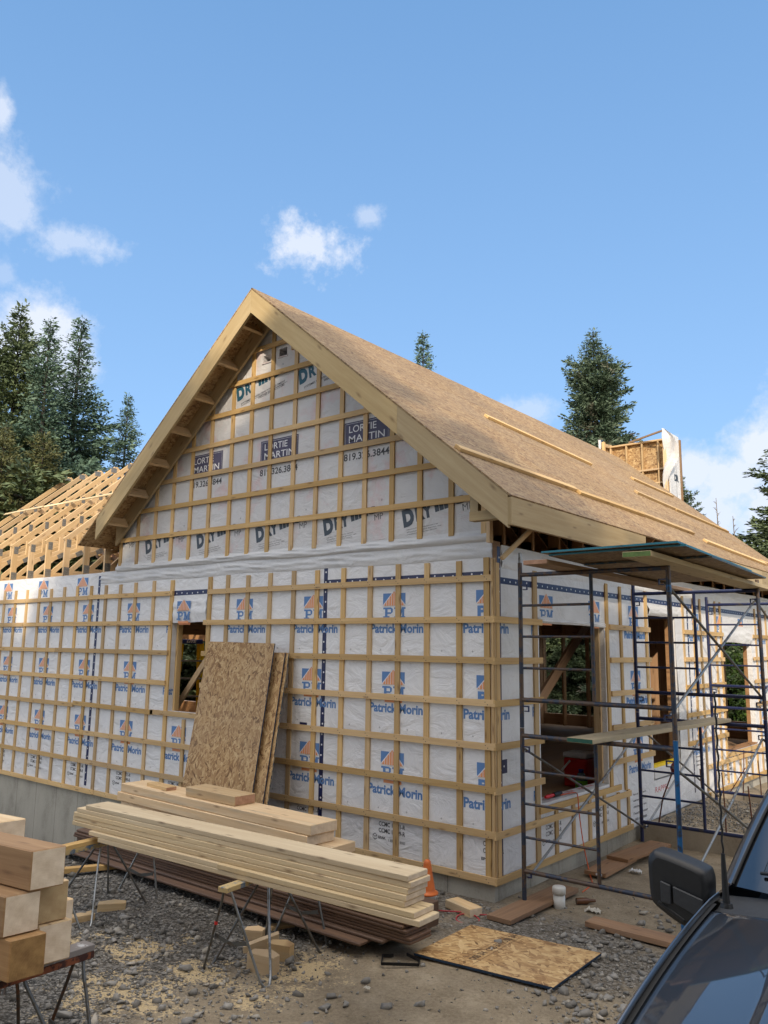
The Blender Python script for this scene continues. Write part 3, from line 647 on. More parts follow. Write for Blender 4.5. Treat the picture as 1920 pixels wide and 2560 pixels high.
def dry(P, u, z, s=1.0, mi=4):
    r = .19
    P.text('D', u-.02, z, .155*s, .20*s, mi, .07, r); P.text('RY', u+.15*s, z+.055*s, .235*s, .155*s, mi, .05, r); P.text('line', u+.40*s, z+.135*s, .40*s, .125*s, mi, .05, r)
    P.text('®', u+.84*s, z+.34*s, .02, .02, mi)
for u in (-5.91, -4.72, -3.52, -2.33, -1.14):
    dry(PG, u, 3.435); PG.text('MP', u+.75, 3.555, .125, .07, 5, -.01, .12)
    for i, w in enumerate((.42, .46, .40)): PG.text(('DRYline MP membrane pare-air', 'Weather resistive barrier, see', 'installation guide for details')[i], u+.02, 3.40-.026*i, w, .016, 5, 0, .10)
PG.text('line', -6.56, 3.60, .20, .11, 4, .05, .19); PG.text('MP', -6.36, 3.555, .125, .07, 5, -.01, .12)
for u in (-4.02, -2.83):
    dry(PG, u, 5.40, 1.0, 7)
    PG.text("SYSTÈMES D'ENVELOPPE POUR BÂTIMENT", u+.06, 5.34, .86, .034, 5, .01, .19); PG.text('WEATHER BARRIER SYSTEMS', u+.40, 5.36, .5, .034, 5, .01, .19)
    PG.poly([(u+.06, 5.325), (u+.94, 5.494), (u+.94, 5.499), (u+.06, 5.330)], 5)
# keep the printing inside the gable outline
vv = np.array(PG.mb.v); ok = vv[:, 2] < 6.57-.828*np.abs(vv[:, 0]+3.29)
keep = [i for i, f in enumerate(PG.mb.f) if all(ok[j] for j in f)]
cs = np.cumsum([0]+[len(f) for f in PG.mb.f])
PG.mb.uv = [x for i in keep for x in PG.mb.uv[cs[i]:cs[i+1]]]
PG.mb.f = [PG.mb.f[i] for i in keep]; PG.mb.m = [PG.mb.m[i] for i in keep]; PG.mb.sm = [PG.mb.sm[i] for i in keep]
PG.build('membrane_printing', INK, gable)
# red chalk smears
# --- loose folded membrane over the floor line ------------------------
def fold(name, u0, u1, z0, z1, mp, parent, amp=.03, n=150, mats=None, seed=0, taper=0.0):
    P = []
    for i in range(n+1):
        t = i/n; u = u0+(u1-u0)*t; row_ = []
        for j in range(11):
            s = j/10; a = amp*math.sin(math.pi*min(1, s*1.15)**.8)
            w = .5+.5*snoise(u*1.0+seed, s*1.4, 2.3); w2 = snoise(u*2.1+s*2.2+seed, s*3, 3.1)
            zz = z0+(z1-z0)*s + .016*snoise(u, seed+1, 2.1)*(1-s) + .012*snoise(u+9, seed, 1.7)*s - taper*t*s
            row_.append(mp(u, zz, -(.004+a*(.45+.75*w)+.012*w2*math.sin(math.pi*s))))
        P.append(row_)
    return MB().grid(P).build(name, mats or M['wrapfold'], parent)
fold('folded_membrane', -6.64, -.03, 3.21, 3.335, fmap, gable, .035)
fold('folded_membrane', -7.06, -.04, 3.05, 3.225, fmap, front, .012, seed=5)
fold('window_flap', -5.19, -4.47, 2.44, 2.82, fmap, front, .014, 30, [M['wrap']], seed=11)
PX = Print((0, .018, 0), FU, FV, FN); PX.pm(-4.94, 2.76, sc=.95); PX.build('flap_printing', INK, front)
fold('header_flap', .95, 2.66, 2.425, 2.49, rmap, side, .012, 40, [M['wrap']], seed=3)
fold('header_flap', 4.05, 5.2, 2.62, 2.8, rmap, side, .03, 30, seed=7)
fold('header_flap', 7.3, 9.08, 2.3, 2.6, rmap, side, .02, 40, [M['wrap']], seed=2)
fold('top_membrane', .2, 10.5, 2.95, 3.19, rmap, side, .014, 120, [M['wrap']], seed=4)
# sill pieces and reveals
MB().add([(-.04, .97, .572), (-.04, 2.64, .572), (-.2, 2.64, .576), (-.2, .97, .576)], [(0, 1, 2, 3)]).build('sill_membrane', M['wrapfold'], side)
PS = Print((-.2, .97, .577), (0, 1, 0), (1, 0, 0), (0, 0, 1)); [PS.text('RAPPEL - RAPPEL', .05+.5*i, .03, .4, .05, 6, .02) for i in range(3)]; PS.build('sill_printing', INK, side)
MB().box((-.19, 7.33, .531), (-.03, 9.05, .55)).build('window_sill', M['ground_plank'], side)
MB().box((-.1895, 2.6, .58), (-.10, 2.638, 2.46)).build('jamb_stud', M['framing'], side)
MB().box((-.1895, .972, .58), (-.10, 1.01, 2.46)).build('jamb_stud', M['dullwood'], side)
MB().box((-.1895, 4.08, .442), (-.10, 4.118, 2.72)).build('jamb_stud', M['framing'], side)
MB().box((-5.198, .115, 1.25), (-5.16, .1895, 2.465)).build('jamb_stud', M['strap'], front)
MB().box((-4.50, .10, 1.25), (-4.462, .1895, 2.465)).build('jamb_stud', M['framing'], front)
fold('door_reveal', 5.09, 5.42, .5, 2.72, rmap, side, .02, 10, seed=8)
# interior: studs, bracing, dim partitions
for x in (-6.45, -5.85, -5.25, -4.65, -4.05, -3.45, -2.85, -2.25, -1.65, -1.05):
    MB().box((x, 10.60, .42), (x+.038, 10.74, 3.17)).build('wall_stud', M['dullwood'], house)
bd('wall_brace', (-.6, .95, .8), (-.6, 3.6, 2.68), .038, .14, M['dullwood'], house)
bd('wall_brace', (-.45, 6.9, 1.2), (-.45, 8.6, 2.6), .14, .038, M['dullwood'], house)
bd('wall_brace', (-.6, 5.0, .45), (-.6, 4.3, 1.6), .14, .038, M['dullwood'], house)
MB().box((-1.1, 5.6, .42), (-.25, 5.7, 3.17)).build('partition', M['dullwood'], house)

# --- roof -----------------------------------------------------------
sl = math.atan(.828); cs_, sn_ = math.cos(sl), math.sin(sl)
def slope_sheet(sgn, s0, s1, y0, y1, mat, name, th=.016):
    n = Vector((sgn*sn_, 0, cs_))
    def P(s, y): return Vector((-3.29+sgn*s*cs_, y, 6.66-s*sn_))
    poly = [P(s0, y0), P(s1, y0), P(s1, y1), P(s0, y1)]
    return MB().prism(poly, -n*th, 0).build(name, mat, house, fixn=True)
rows_ = [(0.0, 1.22), (1.222, 2.44), (2.442, 3.66), (3.662, 4.87)]
for i, (a, b) in enumerate(rows_):
    y = -.44; st = 2.44 if i % 2 == 0 else 1.22
    while y < 11.1:
        e = min(11.12, y+st); slope_sheet(1, a, b-.004, y, e-.007, M['osb'], 'roof_sheet'); y = e; st = 2.44
        if y > 11.1: break
for i, (a, b) in enumerate([(0.0, 1.22), (1.222, 2.44), (2.442, 3.66), (3.662, 4.80)]):
    slope_sheet(-1, a, b, -.44, 4.5, M['osb_sheet'], 'roof_sheet'); slope_sheet(-1, a, b, 4.503, 11.12, M['osb_sheet'], 'roof_sheet')
# rake and eave fascia
def zb(x): return zr(x)-.024
def rake(x0, x1, h, y0, y1, name, mat, drop=0.0, plumb=True):
    a, b = zb(x0)-drop, zb(x1)-drop
    A = [(x0, y0, a), (x1, y0, b), (x1, y0, b-h), (x0, y0, a-h)]
    mb = MB(); mb.prism(A, (0, y1-y0, 0)); L = math.hypot(x1-x0, b-a); u0 = random.uniform(0, 9)
    # grain along the slope
    ln = [(u0+L*(0 if i in (0, 3) else 1), .5*(0 if i in (0, 1) else 1)*.31) for i in range(4)]
    uv = []
    for f in mb.f:
        for vi in f: uv.append(ln[vi % 4] if len(f) == 4 and (f[0] < 4) == (f[-1] < 4) and len({i//4 for i in f}) == 1 else (ln[vi % 4][0], ln[vi % 4][1]+.05*(vi//4)))
    mb.uv = uv
    return mb.build(name, mat, house, fixn=True)
rake(-3.292, -.9, .31, -.438, -.40, 'rake_fascia', M['fascia']); rake(-.898, .42, .31, -.438, -.40, 'rake_fascia', M['fascia'])
rake(-6.53, -3.294, .31, -.438, -.40, 'rake_fascia', M['fascia'])
rake(-6.62, -3.3, .28, -.04, -.004, 'inner_rafter', M['fascia'], .0); rake(-3.28, -.03, .28, -.04, -.004, 'inner_rafter', M['fascia'])
for k in range(8):
    for sg in (-1, 1):
        s = .45+.61*k
        if s > 4.3: continue
        x = -3.29+sg*s*cs_; n = Vector((sg*sn_, 0, cs_)); c = Vector((x, 0, zr(x)))-n*.150
        bd('lookout', c+Vector((0, -.398, 0)), c+Vector((0, -.042, 0)), .038, .15, M['framing'], house, up=n)
def eave(y0, y1): 
    bd('eave_fascia', (.438, y0, 3.41), (.438, y1, 3.41), .26, .04, M['fascia'], house, up=(1, 0, 0))
eave(-.438, 2.82); eave(5.2, 8.1); eave(8.105, 11.1)
bd('eave_return', (-.04, -.33, 3.405), (.415, -.33, 3.405), .10, .09, M['fascia'], house)
bd('eave_return', (.0, -.33, 3.455), (.0, -.33, 3.66), .06, .09, M['fascia'], house, up=(1, 0, 0))
bd('eave_return', (.12, -.05, 3.02), (.36, .3, 3.42), .06, .038, M['framing'], house)
bd('eave_return', (-.035, -.02, 3.19), (-.035, -.02, 3.5), .06, .04, M['framing'], house, up=(1, 0, 0))
# main trusses (tails, heels and webs show under the eave)
for k in range(18):
    y = .26+.61*k
    mb = MB()
    for sg in (-1, 1):
        n = Vector((sg*sn_, 0, cs_)); xe = .41 if sg > 0 else -6.9
        A = Vector((xe, y, zr(xe)))-n*.072; B = Vector((-3.29+sg*.02, y, 6.66))-n*.072
        mb.board(A, B, .038, .105, n)
        xh = -.10 if sg > 0 else -6.5
        mb.board((xh, y, 3.20), (xh, y, zr(xh)-.17), .038, .14, (1, 0, 0)); mb.board((xh-sg*.08, y+.04, 3.2), (xh-sg*.9, y+.04, 4.3), .038, .089, (1, 0, 0))
    mb.board((-6.55, y, 3.25), (-.05, y, 3.25), .038, .09); mb.board((-3.29, y, 3.3), (-3.29, y, 6.45), .038, .09, (1, 0, 0))
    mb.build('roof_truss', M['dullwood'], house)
for x in (.2,):
    bd('eave_rail', (.36, .0, 3.33), (.36, 10.9, 3.33), .038, .06, M['dullwood'], house)
# cleats nailed on the roof
def cleat(x, y0, y1, dx=0.0):
    n = Vector((sn_, 0, cs_)); A = Vector((x, y0, zr(x)))+n*.02; B = Vector((x+dx, y1, zr(x+dx)))+n*.02
    bd('roof_cleat', A, B, .09, .038, M['strap'], house, up=n, bevel=.003)
cleat(-1.84, 2.82, 5.86, .2); cleat(-.20, -.36, 2.26); cleat(-.15, 2.22, 4.26); cleat(-.16, 4.3, 6.28, .05); cleat(-1.86, 8.24, 10.3, .05)
cleat(-1.09, 6.46, 8.03, .09); cleat(-.99, 8.06, 10.85, .12); cleat(.05, 6.38, 9.4, .14); cleat(.12, 9.45, 11.0, .1)
# framed chimney box past the far rake
ch = MB(); YB, YF = 12.2, 11.75
box_ = MB(); box_.box((-3.95, YB, 4.6), (-2.34, YB+.02, 7.24)); chs = box_.build('chimney_box', M['osb_new'], house)
for i, x in enumerate((-3.93, -3.52, -3.12, -2.72, -2.40)): bd('box_stud', (x, YB-.046, 4.6), (x, YB-.046, 7.19), .038, .089, M['framing'], chs, up=(0, 1, 0))
for z, x0, x1 in ((7.215, -3.95, -2.38), (6.50, -3.5, -2.42), (6.16, -3.1, -2.42)): bd('box_plate', (x0, YB-.05, z), (x1, YB-.05, z), .10, .04, M['framing'], chs)
bd('box_plate', (-3.95, YF, 7.19), (-3.95, YB, 7.235), .05, .09, M['framing'], chs); MB().box((-4.0, YF, 4.6), (-3.98, YB, 7.23)).build('box_side', M['osb_new'], chs)
bd('box_post', (-3.95, YF, 4.6), (-3.95, YF, 7.27), .06, .09, M['framing'], chs, up=(0, 1, 0)); bd('box_post', (-2.42, YF, 4.6), (-2.42, YF, 7.32), .07, .11, M['framing'], chs, up=(0, 1, 0))
bd('box_brace', (-3.45, YB-.05, 7.27), (-2.42, YF, 7.34), .038, .04, M['weathered'], chs)
bx = MB(); bx.box((-2.36, YF+.02, 4.6), (-2.34, YB+.28, 7.30)); bx.build('box_side', M['wrap'], chs)
bd('box_post', (-2.33, YB+.32, 4.6), (-2.33, YB+.32, 7.24), .06, .05, M['weathered'], chs, up=(1, 0, 0))
PB = Print((-2.338, 11.95, 0), (0, 1, 0), FV, RN); PB.text('DR', .12, 6.15, .28, .17, 4, .06); PB.build('box_printing', INK, chs)
rag = []
for i in range(13):
    t = i/12; z = 7.36-1.5*t; wd = .04+.30*math.sin(math.pi*min(1, t*1.0)**.75)*(1-.35*t)
    rag.append([Vector((-2.44+.02*math.sin(t*5)+wd*s_*1.15, YF-.08-.05*math.sin(s_*6+t*9)-.03*math.sin(t*11), z-.05*s_*math.sin(t*7))) for s_ in [j/6 for j in range(7)]])
MB().grid(rag).build('loose_membrane', M['wrapfold'], chs)
lrag = [[Vector((-4.06+.07*j/3+.02*math.sin(i), YF-.07-.02*math.sin(j*2+i), 7.33-.55*i/6)) for j in range(4)] for i in range(7)]
MB().grid(lrag).build('loose_membrane', M['wrapfold'], chs)

# --- wing trusses -----------------------------------------------------
HZ = 3.225; SLW = .843
def wing_truss():
    """one scissor truss at x = 0, front heel at y = .08"""
    mb = MB(); pl = []
    for sg in (0, 1):
        my = (lambda y: y) if sg == 0 else (lambda y: 4.70-y)
        n = Vector((0, -.645 if sg == 0 else .645, .764))
        def pt(y, z): return Vector((0, my(y), z))
        tc_a, tc_b = pt(.03, 3.80), pt(2.35, 5.75)
        mb.board(tc_a, tc_b, .038, .085, n)
        mb.board(pt(.085, HZ), pt(.085, 3.85), .038, .095, (0, 1, 0))
        mb.board(pt(.10, 3.52), pt(2.35, 4.52), .0375, .07, n)
        mb.board(pt(.62, 3.76), pt(.62, 4.28), .0372, .075, (0, 1, 0))
        mb.board(pt(.16, 3.30), pt(.60, 3.72), .0370, .075, n)
        mb.board(pt(.66, 4.26), pt(1.28, 4.12), .0371, .075, n); mb.board(pt(1.3, 4.1), pt(1.32, 4.86), .0369, .075, (0, 1, 0)); mb.board(pt(1.36, 4.84), pt(2.28, 4.62), .0368, .075, n)
        if sg == 0:
            for (y, z, w, h, a) in ((.09, 3.30, .10, .13, 0), (.10, 3.76, .08, .13, 0), (.30, 3.61, .13, .075, .48), (.63, 4.28, .07, .13, 0), (1.32, 4.86, .07, .12, 0), (2.30, 5.70, .13, .10, 0), (1.3, 4.1, .12, .08, .48)):
                pl.append((y, z, w, h, a))
    mb.board((0, 2.35, 4.62), (0, 2.35, 5.66), .0366, .089, (0, 1, 0)); mb.board((0, .08, HZ+.045), (0, 4.62, HZ+.045), .0365, .088)
    return mb, pl
tmb, tpl = wing_truss()
T0 = tmb.build('roof_truss', M['framing'], house, origin=(0, 2.35, 4.5))
pk = []
for (y, z, w, h, a) in tpl:
    q = MB(); c, s_ = math.cos(a), math.sin(a)
    for xx in (.0205, -.0215):
        pts = [Vector((xx, y+u*c-v*s_, z+u*s_+v*c)) for u, v in ((-w/2, -h/2), (w/2, -h/2), (w/2, h/2), (-w/2, h/2))]
        q.prism(pts, (.0012, 0, 0))
    o = q.build('truss_plate', M['plate'], T0, fixn=True); pk.append(o)
xs = [-7.0-.6*k for k in range(10)]
for i, x in enumerate(xs):
    mat = Matrix.Translation((x, random.uniform(-.012, .012), 0)) @ Matrix.Translation((0, 0, 0))
    if i == len(xs)-1:
        T0.matrix_basis = mat @ T0.matrix_basis
    else:
        c = T0.copy(); C.objects.link(c); c.parent = house; c.matrix_parent_inverse = T0.matrix_parent_inverse; c.matrix_basis = mat @ T0.matrix_basis
        for o in pk:
            d = o.copy(); C.objects.link(d); d.parent = c; d.matrix_parent_inverse = o.matrix_parent_inverse
bd('top_plate', (-13.15, .115, 3.205), (-6.7, .115, 3.205), .14, .035, M['framing'], house)
for a, b in ((-12.6, -10.9), (-11.5, -9.6), (-10.2, -8.3), (-8.9, -7.0)):
    bd('truss_lath', (a, 1.07+random.uniform(-.03, .03), 4.79), (b, 1.02+random.uniform(-.03, .03), 4.775), .06, .015, M['lumber'], house, up=(0, -.645, .764))
# interior membrane stretched up the rear slope of the wing
P = []
for i in range(61):
    x = -13.0+6.25*i/60; P.append([Vector((x, 4.66-1.55*j/10+.02*snoise(x, j*.3, 3), 3.3+1.55*SLW*j/10-.13-.035*snoise(x*1.3, j*.5+3, 2.5))) for j in range(11)])
MB().grid(P).build('rear_membrane', M['wrap_pink'], house)
PW = Print((-12.8, 4.645, 3.22), (1, 0, 0), (0, -.765, .644), (0, -.644, -.765), .06)
for i in range(5): dry(PW, .5+1.2*i, .62, .9)
PW.build('membrane_printing', INK, house)
# ================================================================== GROUND
def sstep(a, b, x): t = min(1.0, max(0.0, (x-a)/(b-a))); return t*t*(3-2*t)
def gz(x, y):
    z = -.205 + .016*snoise(x, y, 1.3) + .008*snoise(x, y, 3.7)
    z -= .045*math.exp(-(((x+1.0)/2.2)**2+((y+2.2)/1.2)**2))
    z += .06*math.exp(-(((x+2.2)/2.6)**2+((y+1.2)/.9)**2))
    z -= 1.0*sstep(-4.6, -7.8, x)*sstep(-2.6, -.6, y)
    z -= .5*sstep(9, 30, y)
    return z
def axis(c, near, far, n):
    t = np.linspace(-1, 1, n); return c + near*t + far*np.sign(t)*np.abs(t)**5
gx, gy = axis(-1, 9, 260, 240), axis(-1.5, 8, 260, 240)
mb = MB(); mb.grid([[(x, y, gz(x, y)) for y in gy] for x in gx])
def ground_mat():
    m, nt, b = newmat('dirt_and_gravel'); q = NT(nt); co = q.n('ShaderNodeNewGeometry').outputs['Position']
    sx = q.n('ShaderNodeSeparateXYZ'); q.set(sx.inputs[0], co); X, Y = sx.outputs[0], sx.outputs[1]
    n0 = q.noise(co, .9, 5, .6).outputs[0]; n1 = q.noise(co, 5, 7, .65).outputs[0]; n2 = q.noise(co, 40, 6, .65).outputs[0]; n3 = q.noise(co, 170, 3, .6).outputs[0]
    f = q.math('ADD', q.math('MULTIPLY', n1, .45), q.math('ADD', q.math('MULTIPLY', n2, .35), q.math('MULTIPLY', n3, .2)))
    dirt = q.ramp(f, [(.33, (.19, .15, .10)), (.5, (.31, .255, .18)), (.68, (.43, .365, .27))])
    vo = q.n('ShaderNodeTexVoronoi'); q.set(vo.inputs['Vector'], co); vo.inputs['Scale'].default_value = 42
    sp = q.n('ShaderNodeSeparateColor'); q.set(sp.inputs[0], vo.outputs['Color'])
    grav = q.ramp(q.math('ADD', q.math('MULTIPLY', sp.outputs[0], .6), q.math('MULTIPLY', q.math('SUBTRACT', .5, vo.outputs['Distance']), .6)), [(.1, (.05, .049, .046)), (.45, (.19, .183, .172)), (.9, (.34, .325, .30))])
    # gravel where stone was tipped: left of the yard and along the sheet at the right
    gm = q.math('ADD', q.math('MULTIPLY', q.math('SUBTRACT', q.math('MULTIPLY', X, -1.0), .1), .55), q.math('MULTIPLY', q.math('SUBTRACT', n0, .5), 2.4))
    gm = q.ramp(gm, [(.0, (0, 0, 0)), (.5, (1, 1, 1))])
    dx = q.math('SUBTRACT', X, .9); dy = q.math('ADD', Y, .6)
    g2 = q.math('SUBTRACT', 1.1, q.math('ADD', q.math('MULTIPLY', q.math('MULTIPLY', dx, dx), .5), q.math('MULTIPLY', dy, dy)))
    g2 = q.ramp(q.math('ADD', g2, q.math('MULTIPLY', q.math('SUBTRACT', n1, .5), 1.6)), [(.3, (0, 0, 0)), (.8, (1, 1, 1))])
    g = q.math('MAXIMUM', gm, q.math('MULTIPLY', g2, .8))
    c = q.mix(g, dirt, grav)
    wet = q.ramp(q.noise(co, 1.7, 6, .62).outputs[0], [(.42, (0, 0, 0)), (.66, (1, 1, 1))]); c = q.mix(q.math('MULTIPLY', wet, .38), c, rgb(.13, .105, .075))
    # sawdust dropped round the trestles
    acc = None
    for (a, b_, r) in ((-1.0, -3.3, .75), (-.35, -2.2, .55), (-2.2, -3.1, .6), (-.9, -2.7, .5), (-1.6, -2.7, .45), (-.3, -2.75, .35)):
        dx = q.math('SUBTRACT', X, a); dy = q.math('SUBTRACT', Y, b_)
        d = q.math('DIVIDE', q.math('SQRT', q.math('ADD', q.math('MULTIPLY', dx, dx), q.math('MULTIPLY', dy, dy))), r)
        s = q.math('SUBTRACT', 1.0, d); acc = s if acc is None else q.math('MAXIMUM', acc, s)
    sd = q.ramp(q.math('ADD', q.math('MULTIPLY', acc, .55), q.math('ADD', q.math('MULTIPLY', q.math('SUBTRACT', n1, .5), 1.5), q.math('MULTIPLY', q.math('SUBTRACT', n2, .5), 1.0))), [(.30, (0, 0, 0)), (.42, (1, 1, 1))])
    sd = q.math('MULTIPLY', sd, q.math('GREATER_THAN', acc, -.35))
    c = q.mix(q.math('MULTIPLY', sd, .9), c, q.ramp(n3, [(.35, (.46, .35, .20)), (.65, (.64, .51, .31))]))
    far = q.math('SUBTRACT', q.math('DIVIDE', Y, 12.0), .7, clamp=True); c = q.mix(far, c, q.mix(n1, rgb(.03, .05, .015), rgb(.09, .11, .04)))
    q.set(b.inputs['Base Color'], c); b.inputs['Roughness'].default_value = .95; b.inputs['Specular IOR Level'].default_value = .2
    q.set(b.inputs['Normal'], q.bump(q.math('ADD', q.math('MULTIPLY', f, 1.6), q.math('MULTIPLY', q.math('MULTIPLY', vo.outputs['Distance'], g), -1.2)), .8, .02))
    return m
M['ground'] = ground_mat()
kind(mb.build('ground', M['ground'], None, (0, 0, 0)), 'structure')
# loose stone
def stone_mat():
    m, nt, b = newmat('crushed_stone'); q = NT(nt); at = q.n('ShaderNodeAttribute', attribute_name='tone').outputs['Fac']
    co = q.n('ShaderNodeNewGeometry').outputs['Position']; n = q.noise(co, 70, 4, .6).outputs[0]
    c = q.ramp(at, [(0, (.10, .098, .094)), (.35, (.21, .205, .197)), (.7, (.335, .325, .31)), (.86, (.39, .36, .31)), (1, (.48, .44, .38))])
    c = q.mix(q.math('MULTIPLY', n, .7), c, q.mix(.6, c, rgb(.20, .17, .12))); q.set(b.inputs['Base Color'], c); b.inputs['Roughness'].default_value = .85
    q.set(b.inputs['Normal'], q.bump(n, .35, .004)); return m
M['stone'] = stone_mat()
def ico(sub):
    bm = bmesh.new(); bmesh.ops.create_icosphere(bm, subdivisions=sub, radius=1); v = np.array([x.co[:] for x in bm.verts]); f = np.array([[y.index for y in x.verts] for x in bm.faces]); bm.free(); return v, f
def hull_rock(n):
    bm = bmesh.new(); q = RNG.normal(size=(n, 3)); q /= np.linalg.norm(q, axis=1)[:, None]; q *= RNG.uniform(.6, 1.15, (n, 1))
    for p in q: bm.verts.new(p)
    bmesh.ops.convex_hull(bm, input=bm.verts); bmesh.ops.delete(bm, geom=[v for v in bm.verts if not v.link_faces], context='VERTS'); bmesh.ops.triangulate(bm, faces=bm.faces); bm.verts.index_update()
    v = np.array([x.co[:] for x in bm.verts]); f = np.array([[y.index for y in x.verts] for x in bm.faces]); bm.free(); return v, f
I1 = [hull_rock(7) for _ in range(24)]; I2 = [hull_rock(10) for _ in range(30)]
def stones(name, label_pts, tone_fn=None):
    """label_pts: list of (x, y, z, size, big)"""
    Vs, Fs, Ts, o = [], [], [], 0
    for (x, y, z, s, big) in label_pts:
        v, f = (I2 if big else I1)[RNG.integers(24)]; p = v.copy()
        p = p*(np.array([1.1, RNG.uniform(.6, 1.0), RNG.uniform(.4, .8)])*s)
        a = RNG.uniform(0, 6.28); b = RNG.uniform(-.5, .5); ca, sa, cb, sb = math.cos(a), math.sin(a), math.cos(b), math.sin(b)
        p = p@np.array([[1, 0, 0], [0, cb, -sb], [0, sb, cb]]).T@np.array([[ca, -sa, 0], [sa, ca, 0], [0, 0, 1]]).T
        Vs.append(p+np.array([x, y, z+s*.22])); Fs.append(f+o); o += len(p)
        t = RNG.beta(2.0, 2.6) if RNG.random() < .88 else RNG.uniform(.7, 1); Ts.append(np.full(len(p), t))
    V = np.concatenate(Vs); F = np.concatenate(Fs); T = np.concatenate(Ts)
    me = bpy.data.meshes.new(name); me.vertices.add(len(V)); me.vertices.foreach_set('co', V.ravel().astype(np.float32))
    me.loops.add(F.size); me.loops.foreach_set('vertex_index', F.ravel().astype(np.int32)); me.polygons.add(len(F)); me.polygons.foreach_set('loop_start', np.arange(0, F.size, 3, dtype=np.int32)); me.polygons.foreach_set('loop_total', np.full(len(F), 3, dtype=np.int32))
    at = me.attributes.new('tone', 'FLOAT', 'POINT'); at.data.foreach_set('value', T.astype(np.float32)); me.materials.append(M['stone']); me.update(calc_edges=True)
    ob = bpy.data.objects.new(name, me); C.objects.link(ob); return ob
pts = []
def dens(x, y):
    if y > -.02 and x < .02: return 0
    a = 1/(1+math.exp((x+.35+.5*snoise(x, y, 1.1))/.22))                          # tipped stone on the left
    if y < -3.6: a *= sstep(-5.0, -3.7, y-.35*x*0) if x > -1.2 else 1
    b = math.exp(-((x-1.05)/.75)**2-((y+.75+.25*(x-1))/.6)**2)*.9 + math.exp(-((x-1.75)/.5)**2-((y+1.2)/1.0)**2)*.8
    c = .9*math.exp(-((x+.2)/.9)**2-((y+.25)/.28)**2)
    return max(a, b, c, .07)
n = 0
while n < 25000:
    x, y = random.uniform(-6.5, 3.0), random.uniform(-5.6, 1.4)
    if random.random() > dens(x, y): continue
    if random.random() < .35 and x < -3.5: continue
    s = .006*math.exp(random.gauss(.62, .48)); s = min(s, .045)
    pts.append((x, y, gz(x, y), s, s > .02)); n += 1
for _ in range(280):
    x, y = random.uniform(-4, .3), random.uniform(-4.8, -1.9)
    if random.random() < dens(x, y): pts.append((x, y, gz(x, y), random.uniform(.03, .065), True))
for (cx, cy, r, k) in ((1.62, -1.35, .45, 90), (1.55, .6, .35, 30), (1.2, -.35, .5, 60), (.3, -2.4, .5, 14), (1.9, -.3, .4, 40)):
    for _ in range(k):
        x, y = random.gauss(cx, r*.6), random.gauss(cy, r*.6); pts.append((x, y, gz(x, y), random.uniform(.018, .055), True))
kind(stones('gravel', pts), 'stuff')
pp = [(random.uniform(.12, 2.6), random.uniform(3.78, 6.0), .0, .006*math.exp(random.gauss(.8, .4)), False) for _ in range(5000)]

# ================================================================== PORCH FOOTING
porch = thing('porch_footing', 'low warm concrete footing walls of the porch beside the side wall', 'footing', (1.4, 3.6, -.2))
m = MB(); m.box((.03, 3.40, -.5), (3.2, 3.60, .035)); m.build('footing_wall', M['concrete_warm'], porch, bevel=.006)
m = MB(); m.box((.03, 6.15, -.5), (3.2, 6.33, .06)); m.build('footing_wall', M['concrete_warm'], porch, bevel=.006)
m = MB(); m.box((3.02, 3.605, -.5), (3.2, 6.145, .05)); m.build('footing_wall', M['concrete_warm'], porch, bevel=.006)
pf = stones('porch_gravel', pp); kind(pf, 'stuff')
m = MB(); m.grid([[(.03+2.99*i/20, 3.6+2.55*j/20, -.01+.02*snoise(i*.4, j*.4, 2)) for j in range(21)] for i in range(21)]); kind(m.build('porch_fill', M['ground'], None), 'structure')
M['rust'] = worn('rusty_steel', (.20, .07, .03), (.10, .04, .025), .5, 30, .8, .0, .1)
RB = [((.77, 3.5, -.1), (.755, 3.5, .74), 'straight rusty rebar upright in the porch footing nearest the scaffold ladder post'),
      ((1.01, 3.55, -.1), (1.0, 3.53, .72), 'straight rusty rebar upright in the porch footing right of the scaffold ladder post'),
      ((.45, 6.24, -.1), (.51, 6.24, .70), 'rusty rebar standing in the rear porch footing below the second side window'),
      ((1.32, 3.52, -.1), (1.30, 3.5, .60), 'short rusty rebar in the porch footing close to the vehicle pillar'),
      ((.72, 6.24, -.1), (.70, 6.24, .57), 'short rusty rebar at the right end of the rear porch footing'),
      ((.17, 6.2, -.1), (.52, 6.24, .45), 'rusty rebar leaning over the rear porch footing')]
for a, b, l in RB:
    tag(MB().tube([a, ((a[0]+b[0])/2+.008, (a[1]+b[1])/2, (a[2]+b[2])/2), b], .008, 0, 6).build('rebar', M['rust'], None), l, 'rebar', 'rebars standing in the porch footing')
t = thing('red_capped_rebar', 'two leaning rusty rebars meeting under a red cap by the doorway', 'rebar', (.35, 3.45, -.1))
MB().tube([(.22, 3.45, -.05), (.30, 3.45, .35), (.45, 3.46, .72)], .009, 0, 6).build('rod', M['rust'], t); MB().tube([(.49, 3.47, -.05), (.47, 3.465, .4), (.455, 3.46, .72)], .009, 0, 6).build('rod', M['rust'], t)
M['redplastic'] = plain('red_plastic', (.60, .025, .025), .4, var=.1); M['redfaded'] = plain('dark_red_plastic', (.16, .015, .015), .5)
MB().lathe((.455, 3.46, .70), [(.001, -.03), (.035, -.03), (.05, .02), (.03, .07), (.012, .09), (.001, .1)], 12).build('cap', M['redfaded'], t)

